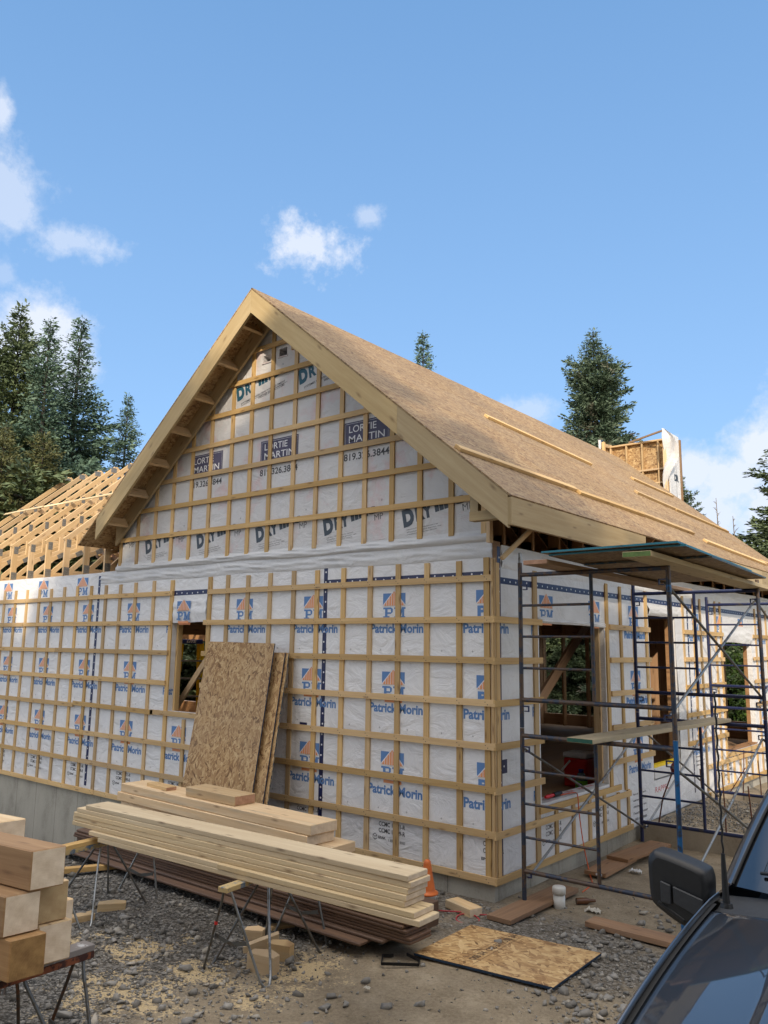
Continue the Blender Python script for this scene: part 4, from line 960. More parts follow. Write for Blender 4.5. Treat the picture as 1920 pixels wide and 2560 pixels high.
# ================================================================== SCAFFOLD
M['sc_dark'] = worn('scaffold_dark_paint', (.030, .042, .070), (.10, .068, .050), .48, 16, .45, .2, .3)
M['sc_navy'] = worn('scaffold_navy_paint', (.012, .020, .075), (.05, .045, .05), .2, 16, .4, .1, .3)
M['sc_blue'] = worn('scaffold_blue_paint', (.012, .115, .30), (.04, .055, .09), .28, 12, .4, .1, .3)
M['galv'] = worn('galvanised_tube', (.30, .31, .31), (.16, .15, .14), .3, 14, .42, .7, .5)
M['galvdark'] = worn('dull_tube', (.14, .14, .13), (.09, .07, .055), .45, 14, .5, .5, .4)
scaf = thing('scaffold', 'dark blue tubular steel scaffold two frames high along the side wall', 'scaffold', (.93, 1.6, -.15))
XL, XI, XR = .20, .945, 1.665
def frame(y, z0, zb_, zt, ztop, mats, mR=None, ladder=True):
    mb = MB(); r = .0212
    mb.tube([(XL, y, z0), (XL, y, ztop)], r, 0, 12); mb.tube([(XR, y, z0), (XR, y, ztop)], r, 1, 12)
    mb.tube([(XL+r*.6, y, zt), (XR-r*.6, y, zt)], r, 0, 12); mb.tube([(XL+r*.6, y, zb_), (XR-r*.6, y, zb_)], r, 0, 12)
    f = mb.build('frame', [mats, mR or mats], scaf)
    MB().tube([(XI, y, zb_), (XI, y, zt)], .0175, 0, 10).build('ladder_post', mats, f)
    k = 1
    while zb_+.30*k < zt-.12: 
        MB().tube([(XL, y, zb_+.30*k), (XI, y, zb_+.30*k)], .0125, 0, 8).build('rung', mats, f); k += 1
    for x in (XL, XR):
        for z in (zt-.10, zb_-.06 if zb_ > 1 else zb_+.0):
            s = 1 if x == XL else -1
            mb2 = MB(); mb2.board((x+s*.02, y-.01, z), (x+s*.085, y-.01, z), .012, .012); mb2.board((x+s*.08, y-.01, z-.045), (x+s*.08, y-.01, z), .012, .012, (0, 1, 0)); mb2.board((x+s*.035, y-.01, z-.045), (x+s*.085, y-.01, z-.045), .010, .010)
            mb2.build('brace_lock', M['sc_navy'], f)
    return f
frame(.16, -.138, .115, 1.335, 1.405, M['sc_dark'], M['sc_blue']); fu = frame(.16, 1.41, 1.67, 2.87, 2.99, M['sc_dark'])
frame(3.0, -.10, .125, 1.335, 1.405, M['sc_navy']); frame(3.0, 1.41, 1.65, 2.85, 2.97, M['sc_navy'], M['sc_dark'])
frame(5.84, -.05, .125, 1.335, 1.405, M['sc_navy']); frame(5.84, 1.41, 1.65, 2.85, 2.97, M['sc_navy'])
MB().tube([(XL, .16, 2.985), (XL, .16, 3.09)], .016, 0, 10).build('coupling_pin', M['galv'], fu); MB().tube([(XR, .16, 2.66), (XR, .16, 2.72)], .0235, 0, 12).build('collar', M['sc_blue'], fu)
MB().tube([(XL, .16, .4), (XL, .16, .401)], .02, 0, 8)
def brace(x, y0, z0, y1, z1, mat): MB().tube([(x, y0, z0), (x+.006, (y0+y1)/2, (z0+z1)/2), (x, y1, z1)], .0125, 0, 8).build('cross_brace', mat, scaf)
for y0, y1 in ((.16, 3.0), (3.0, 5.84)):
    brace(XL+.03, y0, 1.21, y1, .06, M['galvdark']); brace(XL+.045, y0, .06, y1, 1.23, M['galv'])
    brace(XR-.03, y0, 1.19, y1, .06, M['galvdark']); brace(XR-.045, y0, .06, y1, 1.2, M['galv'])
    brace(XR-.03, y0, 2.74, y1, 1.66, M['galvdark']); brace(XR-.045, y0, 1.60, y1, 2.72, M['galv'])
# planks and sheets on it
M['plank_grey'] = wood('grey_green_plank', (.56, .45, .27), (.40, .31, .17), grey=.2); M['end_green'] = plain('green_sealed_end', (.12, .20, .05), .6, var=.25, scale=30); M['end_darkgreen'] = plain('dark_green_sealed_end', (.012, .085, .055), .6, var=.25, scale=30)
M['end_pink'] = endgrain('pink_sawn_end', (.50, .30, .20), (.32, .17, .10)); M['teal'] = worn('teal_edge_seal', (.018, .19, .26), (.02, .10, .14), .25, 20, .5)
M['bluegrey_edge'] = worn('blue_grey_edge_seal', (.03, .075, .11), (.16, .15, .11), .42, 26, .6)
def plank(name, A, B, w, th, mat, label, cat, end=None, group=None, bevel=.003, up=(0, 0, 1)):
    o = bd(name, A, B, w, th, mat, None, up, bevel, end); return tag(o, label, cat, group)
GP = 'planks lying on the scaffold'
plank('scaffold_plank', (.725, -.5, 2.912), (.70, 3.35, 2.893), .235, .04, M['weathered'], 'brown plank with a sawn pinkish end on top of the scaffold nearest the house', 'plank', M['end_pink'], GP)
plank('scaffold_plank', (1.69, -.6, 2.915), (1.60, 3.45, 2.893), .235, .045, M['plank_grey'], 'grey plank with a bright green end along the outer edge of the scaffold top', 'plank', M['end_green'], GP)
plank('scaffold_plank', (.965, -.2, 1.377), (1.165, 3.04, 1.377), .25, .04, M['plank_grey'], 'pale plank with a dark green end lying halfway up the scaffold', 'plank', M['end_darkgreen'], GP)
def sheet(name, P0, U, V, th, mats, label, cat='board sheet', group=None):
    """flat sheet: corner P0, edges U and V; faces mats[0], edges mats[1]"""
    P0, U, V = Vector(P0), Vector(U), Vector(V); n = U.cross(V).normalized()*th
    mb = MB(); mb.prism([P0, P0+U, P0+U+V, P0+V], n, 0); mb.m = [0, 0, 1, 1, 1, 1]
    o = mb.build(name, mats, None, fixn=True); o.rotation_mode = 'XYZ'; return tag(o, label, cat, group)
for i, (x, y, w, L, l) in enumerate(((.84, .24, 1.20, 2.36, 'lowest of the three teal edged sheets on the scaffold, sticking out at the far end'), (.84, -.46, 1.22, 2.44, 'middle one of the three teal edged sheets stacked on the scaffold'), (.80, -.52, 1.22, 2.44, 'topmost teal edged board sheet stacked on the scaffold'))):
    sheet('edge_sealed_sheet', (x, y, 2.940+.022*i), (w, -.07, 0), (-.16, L, .0), .0165, [M['osb_dark'], M['teal'] if i else M['bluegrey_edge']], l, 'board sheet', 'sheets stacked on the scaffold')

# ================================================================== TIMBER IN THE YARD
def dirv(a): return Vector((math.cos(a), math.sin(a), 0))
A_ = math.atan(.039)
GS = 'fresh boards stacked on the trestles'
ST_ = [(-2.52, .93, -2.475, 'bottom board of the fresh lumber stack, its right end sticking out farthest'),
       (-.95, .885, -2.47, 'short second board from the bottom of the fresh lumber stack, right half'),
       (-2.98, .785, -2.435, 'third board from the bottom of the fresh lumber stack, its edge knotty'),
       (-2.99, .795, -2.43, 'fourth board from the bottom of the fresh lumber stack'),
       (-2.97, .80, -2.425, 'third board from the top of the fresh lumber stack'),
       (-2.93, .815, -2.42, 'second board from the top of the fresh lumber stack with a white left end'),
       (-2.80, .80, -2.42, 'top board of the fresh lumber stack on the trestles')]
def yline(x, y0): return y0 + .039*(x-.8)
for i, (x0, x1, yn, l) in enumerate(ST_):
    z = .43+.0395*i; a = Vector((x0, yline(x0, yn)+.118+random.uniform(-.012, .012), z+random.uniform(0, .002))); b = Vector((x1, yline(x1, yn)+.118+random.uniform(-.008, .008), z))
    plank('lumber_board', a, b, .236, .038, M['lumber'], l, 'board', M['end'], GS, .004)
    if i == 1: plank('lumber_board', (-2.66, yline(-2.66, yn)+.118, z), (-.955, yline(-.955, yn)+.118, z), .236, .038, M['lumber'], 'second board from the bottom of the fresh lumber stack, left half', 'board', M['lumber'], GS, .004)
GT = 'heavy timbers behind the lumber stack'
plank('heavy_timber', (-4.30, -1.03, .31), (-1.02, -1.0, .31), .34, .09, M['timber'], 'lowest heavy timber, half hidden behind the lumber stack', 'timber', M['timber'], GT, .006)
plank('heavy_timber', (-4.36, -1.03, .405), (-1.18, -1.14, .405), .36, .094, M['timber'], 'middle heavy timber with a bluish stain behind the lumber stack', 'timber', M['end'], GT, .006)
plank('heavy_timber', (-4.31, -1.02, .502), (-1.15, -1.13, .502), .35, .094, M['timber'], 'upper heavy timber with a dark knot behind the lumber stack', 'timber', M['end'], GT, .006)
plank('timber_block', (-3.12, -1.06, .599), (-2.30, -1.08, .599), .27, .095, M['timber'], 'thick short timber block lying on top of the heavy timbers', 'timber', M['end_pink'], None, .006)
plank('wood_offcut', (-3.93, -1.05, .569), (-3.50, -1.10, .569), .13, .038, M['strap'], 'short thin offcut on the left of the heavy timbers', 'offcut', M['end_pink'], None, .003)
for x in (-3.8, -1.6): plank('wood_sleeper', (x, -1.55, .186), (x+.02, -.8, .186), .15, .155, M['weathered'], 'wooden sleeper under the heavy timbers, %s' % ('left one' if x < -3 else 'right one'), 'sleeper', None, 'sleepers under the heavy timbers')
GB = 'brown stained planks in the low pile'
BR = ['bottom', 'second from the bottom', 'third from the bottom', 'fourth from the bottom', 'fifth from the bottom', 'sixth from the bottom', 'second from the top', 'top']
for i in range(8):
    z = -.105+.0265*i; j = random.uniform(-.05, .05); yo = random.uniform(-.014, .014)
    x0, x1, y0 = -4.45+j, .22+random.uniform(-.08, .03), -1.66+yo
    if i == 0: x0, x1, y0 = -4.5, -.13, -1.80
    if i == 1: x1, y0 = .02, -1.70
    plank('stained_plank', (x0, y0+.14, z), (x1, y0+.145, z), .28, .024, M['stained'], 'brown stained plank, %s of the low pile' % BR[i], 'plank', M['stained'], GB, .006)
for i in range(4): plank('stained_plank', (-4.4, -1.36+.285*(i % 2)*1.0, -.09+.1*(i//2)), (.0, -1.35+.285*(i % 2), -.09+.1*(i//2)), .27, .09, M['stained'], 'thick brown stained plank in the back of the low pile, %s' % ('lower front', 'lower rear', 'upper front', 'upper rear')[i], 'plank', None, GB)

# trestles -------------------------------------------------------------
M['trestle_steel'] = worn('trestle_steel', (.33, .34, .34), (.20, .20, .19), .35, 18, .33, .85, .7); M['trestle_dull'] = worn('trestle_dull_steel', (.13, .135, .135), (.10, .085, .07), .4, 18, .45, .7, .4)
M['trestle_rust'] = worn('trestle_rust', (.13, .055, .025), (.07, .055, .045), .5, 22, .55, .5, .5)
M['beam_paint'] = worn('painted_beam', (.48, .36, .17), (.10, .17, .26), .30, 14, .6); M['beam_rust'] = worn('rusty_beam', (.19, .055, .02), (.055, .022, .018), .4, 20, .8); M['beam_grey'] = worn('painted_grey_beam', (.20, .18, .17), (.50, .50, .50), .30, 12, .65)
def trestle(label, c, rz, top, ground, beams, steel, half=.55, spread=.29, foot=.37, dark=None, group='folding trestles'):
    t = thing('folding_trestle', label, 'trestle', (c[0], c[1], ground), rz, group)
    Mx = t.matrix_basis; W_ = lambda x, y, z: Mx @ Vector((x, y, z-ground))
    z = top
    for (th, w, mat) in beams:
        o = bd('beam', W_(0, -half, z-th/2), W_(0, half, z-th/2), w, th, mat, t, bevel=.003); z -= th+.001
    for sx in (-1, 1):
        for sy in (-1, 1):
            x0 = .03*sx; xf = spread*sx; ya, yb, yf = sy*(half-.06), sy*.07, sy*foot
            pts = [W_(x0, ya, z+.0), W_(x0+.01*sx, ya, z-.015), W_(x0+(xf-x0)*.12, ya+(yf-ya)*.09, z-(z-ground)*.12)]
            for k in range(1, 10):
                s = .12+.80*k/9; pts.append(W_(x0+(xf-x0)*s, ya+(yf+sy*.045-ya)*s, z-(z-ground)*s))
            pts += [W_(xf, yf+sy*.032, ground+.012), W_(xf+.005*sx, yf, ground+.002), W_(xf, yf-sy*.032, ground+.012)]
            for k in range(9, 0, -1):
                s = .12+.80*k/9; pts.append(W_(x0+(xf-x0)*s, yb+(yf-sy*.045-yb)*s, z-(z-ground)*s))
            pts += [W_(x0+(xf-x0)*.12, yb+(yf-yb)*.09, z-(z-ground)*.12), W_(x0+.01*sx, yb, z-.015), W_(x0, yb, z)]
            lg = MB().tube(pts, .0095, 0, 8).build('leg', (dark or steel) if sx*sy > 0 else steel, t)
            if sx < 0:
                q1 = W_(x0+(xf-x0)*.55, ya+(yf-ya)*.55, z-(z-ground)*.55); q2 = W_(-x0-(xf-x0)*.5, ya+(yf-ya)*.5, z-(z-ground)*.55)
                md = (q1+q2)/2 - Vector((0, 0, .035)); MB().board(q1, md, .004, .028, (0, 0, 1)).board(md, q2, .004, .028, (0, 0, 1)).build('hinge_strap', M['trestle_dull'], t)
            if sx < 0 and sy < 0: MB().tube([pts[5]+Vector((0, 0, .006)), pts[5]-Vector((0, 0, .016))], .0125, 0, 8).build('red_clip', M['redplastic'], lg)
    return t
trestle('trestle with a worn blue and tan beam under the right end of the lumber stack', (-.72, -2.19), .13, .4105, -.262, [(.036, .088, M['beam_paint'])], M['trestle_steel'], dark=M['trestle_dull'], foot=.36)
trestle('trestle under the left end of the lumber stack, a second beam board on top', (-2.68, -2.42), .12, .4105, -.255, [(.038, .088, M['strap']), (.038, .09, M['beam_paint'])], M['trestle_steel'], dark=M['trestle_dull'], half=.60)
trestle('rusty folding trestle under the sawn timber blocks at the left edge', (-.13, -4.57), .05, .498, -.20, [(.034, .10, M['beam_grey']), (.036, .10, M['beam_rust'])], M['trestle_rust'], dark=M['trestle_dull'], half=.47, spread=.30, foot=.33)
trestle('folding trestle under the far ends of the sawn timbers', (-1.75, -4.3), .15, .498, -.22, [(.034, .10, M['beam_grey']), (.036, .10, M['beam_rust'])], M['trestle_rust'], half=.6)
# sawn timbers on the near trestle
GF = 'square timbers stacked on the near trestle'
def sq(xe, yc, z, L, side_, end_, label, w=.178, h=.196):
    d = Vector((-.99, -.143, 0)).normalized(); a = Vector((xe, yc, z+h/2)); mb = MB().board(a+d*L, a, w, h, (0, 0, 1), 0, 1)
    y = Vector((.143, .99, 0))
    for k in range(4, 8):                                     # sawn off slightly askew
        v = Vector(mb.v[k]); mb.v[k] = tuple(v - d*((v-a).dot(y)*.24))
    tag(mb.build('square_timber', [side_, end_], None, bevel=.006), label, 'timber', GF)
sq(.043, -4.497, .9, 2.2, M['oldbrown'], M['end'], 'topmost square timber of the near stack with a weathered brown side')
sq(.02, -4.607, .70, 2.2, M['oldbrown'], M['end'], 'square timber in the middle of the near stack, at the left edge')
sq(-.04, -4.418, .70, 2.0, M['timber'], M['endtan'], 'square timber with a tan end tucked in the middle of the near stack')
sq(.068, -4.585, .50, 2.1, M['oldbrown'], M['endbrown'], 'square timber with a rough brown end, lowest in the near stack')
sq(-.022, -4.392, .50, 2.1, M['timber'], M['end'], 'square timber with a pale two tone end, lowest in the near stack')
sq(-.34, -4.20, .50, 1.9, M['timber'], M['end'], 'square timber hidden at the back of the lowest row of the near stack')
sq(-.75, -4.31, .9, 1.8, M['timber'], M['end'], 'second timber of the top row behind the topmost one')

# leaning and lying sheets --------------------------------------------
M['osb_edge'] = worn('sheet_edge', (.36, .29, .18), (.045, .075, .11), .5, 30, .7)
M['osb_blue_edge'] = plain('blue_sheet_edge', (.012, .035, .075), .6, var=.3, scale=20)
def lean(xr_b, xr_t, w, yb, yt, z0, z1, label, mats):
    sheet('leaning_sheet', (xr_b-w, yb+.01, z0+.015), (w, -.0, -.015), (xr_t-xr_b, yt-yb, z1-z0), .016, mats, label, 'board sheet', 'board sheets leaning on the wall')
ME = [M['osb_sheet'], M['osb_edge']]; ME2 = [M['osb_sheet'], M['osb_blue_edge']]
lean(-2.745, -2.95, 1.225, -.70, -.135, -.20, 2.17, 'front board sheet leaning on the wall, its whole face in view', ME2)
lean(-2.60, -2.83, 1.225, -.66, -.075, -.20, 2.06, 'middle board sheet leaning on the wall, only its right margin in view', ME2)
lean(-2.555, -2.80, 1.225, -.63, -.045, -.20, 2.055, 'rearmost board sheet leaning on the wall, only its edge in view', ME)
sheet('lying_sheet', (.185, -1.52, -.176), (1.11, .13, .0), (-.02, .83, .0), .018, [M['osb_new'], M['osb_blue_edge']], 'pale board sheet with a blue edge lying flat on the ground', 'board sheet')
# stencil on the lying sheet
PS = Print((.62, -1.42, -.1575), (-.015, 1, 0), (-1, -.1, 0), (0, 0, 1), .001)
for k in range(3): PS.text('OSB 3/4', .08+.24*k, .0, .2, .06, 0, .03)
PS.rect(.0, -.03, .8, -.026, 0); PS.rect(0, .085, .8, .088, 0)
sn = bpy.data.objects['lying_sheet']; M['stencil'] = plain('stencil_ink', (.14, .09, .05), .8); PS.build('stencil', [M['stencil']], sn)
# planks on the ground
GG = 'planks lying on the dirt under and beside the scaffold'
plank('ground_plank', (.275, -.43, -.158), (.295, .84, -.158), .24, .04, M['ground_plank'], 'brown plank under the front leg of the scaffold by the house corner', 'plank', None, GG)
plank('ground_plank', (.29, 1.48, -.155), (.275, 2.35, -.150), .24, .04, M['ground_plank'], 'dark brown plank with a white sticker, lower of the two by the foundation', 'plank', None, GG)
plank('ground_plank', (.29, 2.05, -.112), (.38, 3.12, -.118), .26, .036, M['ground_plank'], 'light brown plank under the rear scaffold leg, lying on another plank', 'plank', None, GG)
plank('ground_plank', (.86, .13, -.178), (1.95, .10, -.178), .19, .045, M['ground_plank'], 'reddish brown plank lying alone on the dirt left of the vehicle', 'plank', None, GG)
lb = bpy.data.objects['ground_plank.001']; MB().add([(.30, 1.477, -.165), (.37, 1.477, -.165), (.37, 1.477, -.143), (.30, 1.477, -.143)], [(0, 1, 2, 3)]).build('sticker', M['ink_white'], lb)
# small things ---------------------------------------------------------
M['pvc'] = plain('white_pvc', (.70, .70, .67), .35, var=.05); M['orange'] = plain('cone_orange', (.62, .15, .028), .5, var=.12, scale=12); M['whiteplastic'] = plain('white_plastic', (.68, .69, .70), .35, var=.06)
t = thing('drain_pipe', 'short white plastic pipe with a cap standing in the dirt', 'pipe', (.44, .38, -.25))
MB().lathe((.44, .38, -.25), [(.0, 0), (.055, 0), (.055, .165), (.0, .165)], 28).build('pipe', M['pvc'], t)
MB().lathe((.44, .38, -.088), [(.055, 0), (.062, .001), (.062, .058), (.057, .066), (.02, .070), (.0, .071)], 28).build('cap', M['pvc'], t)
px_, py_ = -.36, -.60
t = thing('white_bucket', 'white plastic bucket under the orange cone', 'bucket', (px_, py_, -.2))
MB().lathe((px_, py_, -.2), [(.0, 0), (.075, 0), (.08, .15), (.086, .152), (.086, .165), (.078, .168), (.0, .168)], 28).build('pail', M['whiteplastic'], t)
MB().tube([(px_+.02, py_-.08, -.17), (px_+.02, py_-.0845, -.05)], .004, 0, 6).build('drip', M['dark'], t)
t = thing('traffic_cone', 'small orange cone standing on a white bucket', 'traffic cone', (px_, py_, -.03))
MB().lathe((px_, py_, -.030), [(.0, .0), (.098, .0), (.101, .008), (.095, .018), (.076, .022), (.071, .04), (.034, .255), (.031, .275), (.018, .29), (.0, .293)], 32).build('cone_body', M['orange'], t)
plank('wood_offcut', (-.30, -.30, -.155), (.03, -.40, -.155), .15, .07, M['timber'], 'pale block of wood beside the cone and the red cord', 'offcut', M['end'], None, .004)
def cord(name, pts, r, mat, label):
    P = [Vector(p) for p in pts]; out = []
    for i in range(len(P)-1):
        p0, p1, p2, p3 = P[max(0, i-1)], P[i], P[i+1], P[min(len(P)-1, i+2)]
        for k in range(6):
            s = k/6; out.append(.5*((2*p1)+(p2-p0)*s+(2*p0-5*p1+4*p2-p3)*s*s+(3*p1-p0-3*p2+p3)*s**3))
    out.append(P[-1]); return tag(MB().tube(out, r, 0, 6).build(name, mat, None), label, 'cord')
M['cord_red'] = plain('red_cord', (.42, .03, .045), .5); M['cord_orange'] = plain('orange_cord', (.62, .10, .02), .5)
cord('power_cord', [(-.55, -.62, -.185), (-.28, -.52, -.175), (-.05, -.42, -.17), (.09, -.45, -.185), (.12, -.55, -.19), (.03, -.62, -.19), (-.06, -.58, -.185), (-.08, -.47, -.175), (.02, -.38, -.18), (.14, -.22, -.19), (.16, -.05, -.19), (.10, .02, -.19)], .006, M['cord_red'], 'red cord looped on the gravel by the house corner')
cord('hanging_cord', [(.40, .95, -.2), (.36, 1.25, -.19), (.22, 1.5, -.16), (.1, 1.62, .1), (.04, 1.66, .4), (.02, 1.68, .56), (-.05, 1.75, .585), (-.10, 1.5, .583)], .006, M['cord_orange'], 'orange cord hanging from the window sill down to the dirt')
M['blacksteel'] = plain('black_steel', (.012, .012, .013), .5, .3)
t = MB()
for a, b in (((.05, -1.60, -.185), (-.01, -1.66, -.185)), ((-.01, -1.66, -.185), (.085, -1.79, -.185)), ((.085, -1.79, -.185), (.31, -1.63, -.183)), ((.31, -1.63, -.183), (.27, -1.56, -.183)), ((.27, -1.56, -.183), (.14, -1.55, -.17))): t.board(a, b, .010, .020)
tag(t.build('bent_bracket', M['blacksteel'], None), 'bent black steel bracket on the dirt left of the lying sheet', 'bracket')
def offcut(c, rz, L, w, h, label, wedge=0.0, mat='timber', tilt=0.0):
    d = dirv(rz); s = Vector((-d.y, d.x, 0)); z0 = c[2]
    pr = [(-L/2, -w/2), (L/2, -w/2), (L/2, w/2), (-L/2+wedge, w/2)] if not wedge else [(-L/2, -w/2), (L/2, -w/2), (L/2, w*.1), (L*.05, w/2), (-L/2, w*.15)]
    mb = MB(); mb.prism([Vector((c[0], c[1], z0+tilt*a)) + d*a + s*b for a, b in pr], (0, 0, h)); 
    return tag(mb.build('wood_offcut', M[mat], None, bevel=.003, fixn=True), label, 'offcut', 'sawn offcuts lying under the trestles')
g_ = -.262
offcut((-.60, -2.33, g_), .2, .24, .14, .14, 'five sided pale offcut nearest the right trestle leg', 1)
offcut((-.68, -2.08, g_), .3, .20, .13, .13, 'five sided offcut behind the nearest one under the right trestle', 1)
offcut((-.90, -2.10, g_+.02), .9, .28, .07, .09, 'tilted block leaning on the offcuts under the right trestle', 0, tilt=.3)
offcut((-1.10, -1.98, g_), .5, .16, .12, .12, 'offcut with a dark notch under the right trestle beam', 1)
offcut((-1.25, -1.83, g_), -.15, .45, .06, .04, 'thin stick lying behind the offcuts under the right trestle', 0, 'strap')
offcut((-1.05, -1.60, g_+.02), 1.1, .40, .09, .06, 'short plank piece under the right part of the lumber stack', 0, 'timber')
offcut((-2.55, -2.68, g_-.0), 1.35, .20, .10, .09, 'upright looking pale block at the foot of the left trestle', 0)
offcut((-2.60, -2.35, g_), .9, .24, .13, .11, 'notched tan offcut between the legs of the left trestle', 1)
offcut((-3.75, -1.95, g_+.09), 1.1, .75, .09, .05, 'pale board lying on stones behind the left trestle', 0, 'strap')
M['glass_brown'] = plain('brown_bottle', (.11, .045, .02), .25)
t = MB(); t.tube([(.53, .55, -.17), (.60, .62, -.17), (.62, .64, -.17), (.66, .68, -.17)], [.030, .030, .018, .013], 0, 12); tag(t.build('bottle', M['glass_brown'], None), 'small brown bottle lying on the dirt behind the white pipe', 'bottle')
M['paper'] = plain('paper_scrap', (.60, .57, .50), .8)
def scrap(c, s, label, cat='scrap', mat='paper', n=7):
    P = [[Vector((c[0]+s*(i/n-.5)+.1*s*snoise(i, j, 1.9), c[1]+s*.7*(j/n-.5)+.1*s*snoise(j+3, i, 2.1), c[2]+.14*s*(1+snoise(i*1.3, j*1.1, 1.7)))) for j in range(n+1)] for i in range(n+1)]
    return tag(MB().grid(P, smooth=False).build('scrap_of_paper' if cat == 'scrap' else 'crumpled_rag', M[mat], None), label, cat)
scrap((.74, .46, -.205), .14, 'crumpled pale paper scrap on the dirt beside the bottle')
scrap((.52, 2.0, -.20), .13, 'white crumpled rag on the dirt beside the two planks', 'rag', 'whiteplastic')
scrap((.36, -.35, -.20), .05, 'tiny white scrap on the gravel in front of the corner plank')
scrap((.19, -.62, -.20), .05, 'small white shred on the gravel above the lying sheet')
scrap((.25, -2.15, -.21), .05, 'small white shred alone on the bare dirt in front')
# things inside the house ----------------------------------------------
FL = .422
cx, cy = -.64, 3.12
t = thing('drinks_cooler', 'red cooler with a white lid on the floor inside the first side window', 'cooler', (cx, cy, FL))
def rbox(name, lo, hi, mat, par, bv=.02):
    o = MB().box(lo, hi).build(name, mat, par); m_ = o.modifiers.new('b', 'BEVEL'); m_.width = bv; m_.segments = 3; m_.limit_method = 'ANGLE'; return o
rbox('cooler_body', (cx-.16, cy-.15, FL), (cx+.16, cy+.15, FL+.36), M['redplastic'], t, .03); rbox('lid', (cx-.165, cy-.155, FL+.362), (cx+.165, cy+.155, FL+.43), M['whiteplastic'], t, .02)
MB().board((cx-.172, cy-.17, FL+.20), (cx-.05, cy-.175, FL+.33), .012, .025).build('handle', M['whiteplastic'], t); MB().tube([(cx+.06, cy-.15, FL+.1), (cx+.06, cy-.18, FL+.1), (cx+.06, cy-.18, FL+.06)], .009).build('spout', M['whiteplastic'], t)
cx, cy = -.50, 2.86
t = thing('plastic_jug', 'lime green jug with a blue cap in front of the red cooler', 'jug', (cx, cy, FL))
M['lime'] = plain('lime_plastic', (.16, .42, .035), .4); M['clearblue'] = plain('smoky_plastic', (.10, .13, .16), .15); M['bluecap'] = plain('blue_cap', (.012, .02, .22), .4)
MB().lathe((cx, cy, FL), [(0, 0), (.07, 0), (.075, .02), (.075, .12)], 24).build('sleeve', M['lime'], t); MB().lathe((cx, cy, FL+.12), [(.074, 0), (.072, .04), (.04, .085), (.025, .095)], 24).build('jug_body', M['clearblue'], t)
MB().lathe((cx, cy, FL+.215), [(.0, 0), (.034, 0), (.034, .035), (0, .037)], 18).build('cap', M['bluecap'], t); MB().lathe((cx+.03, cy-.0665, FL+.075), [(0, 0)]*2, 3)
Pj = Print((cx+.02, cy-.0755, FL+.07), (.96, .28, 0), (0, 0, 1), (.28, -.96, 0)); Pj.disc(0, 0, .028, 0, 1, 14); Pj.build('emblem', [M['ink_navy']], t)
t = thing('hand_tool', 'red and black hand tool lying on the window sill membrane', 'tool', (-.10, 1.33, .585))
MB().tube([(-.10, 1.16, .605), (-.10, 1.20, .605), (-.10, 1.34, .605)], [.014, .02, .017], 0, 10).build('handle', M['redplastic'], t); MB().tube([(-.10, 1.341, .605), (-.10, 1.45, .607), (-.10, 1.52, .607)], [.024, .026, .018], 0, 10).build('tool_body', M['blacksteel'], t)
M['ladder_yellow'] = plain('ladder_yellow', (.88, .62, .010), .4, var=.1); M['ladder_blue'] = plain('ladder_blue', (.012, .03, .19), .4); M['alu'] = plain('aluminium', (.48, .48, .47), .35, .7)
lx, ly = -7.13, 1.85
t = thing('step_ladder', 'yellow step ladder with a blue top inside the small front window', 'ladder', (lx, ly, FL))
H = 1.74; wv = Vector((.57, .82, 0)); dv = Vector((-.82, .57, 0)); B0 = Vector((lx, ly, FL))
for s in (-1, 1):
    bd('rail', B0+wv*(.29*s)-dv*.30, B0+wv*(.185*s)+Vector((0, 0, H))-dv*.05, .065, .03, M['ladder_yellow'], t, up=dv)
    bd('rear_rail', B0+wv*(.22*s)+dv*.45, B0+wv*(.13*s)+Vector((0, 0, H))+dv*.05, .05, .03, M['ladder_yellow'], t, up=dv)
for k in range(1, 6):
    f = k/6; c_ = B0-dv*(.30-.25*f)+Vector((0, 0, H*f)); w_ = .29-.105*f; bd('step', c_-wv*w_, c_+wv*w_, .085, .025, M['alu'], t)
o = bd('top_cap', B0-wv*.20+Vector((0, 0, H+.03)), B0+wv*.20+Vector((0, 0, H+.03)), .16, .075, M['ladder_blue'], t, bevel=.008)
PL = Print(B0-wv*.07-dv*.0805+Vector((0, 0, H+.012)), wv, (0, 0, 1), -dv); PL.text('LITE', 0, 0, .16, .045, 0, .05, shear=.2); PL.build('cap_lettering', [M['ink_white']], o)
plank('loose_brace', (-5.45, .33, 1.22), (-4.75, .33, 1.98), .035, .085, M['framing'], 'slanting loose board behind the sill of the small front window', 'board', None, None)
sheet('door_sheet', (-.35, 4.12, .46), (.3, 0, 0), (0, .95, 0), .02, [M['whiteplastic'], M['whiteplastic']], 'white board lying across the doorway threshold', 'board')
tag(MB().box((-.12, 4.15, .60), (-.06, 5.02, .64)).build('spirit_level', M['ladder_yellow'], None), 'long yellow level lying across the doorway threshold', 'level')
bpy.data.objects['door_sheet'].location.z += .0
plank('threshold_beam', (-.09, 4.12, .53), (-.09, 5.06, .53), .10, .135, M['whiteplastic'], 'white wrapped beam across the foot of the doorway', 'beam')
M['tankgrey'] = plain('grey_tank', (.16, .15, .14), .5)
t = thing('metal_drum', 'round grey drum standing inside the second side window', 'drum', (-.6, 8.1, FL)); MB().tube([(-.75, 8.1, FL+.24), (-.45, 8.1, FL+.24)], .23, 0, 20).build('drum', M['tankgrey'], t)
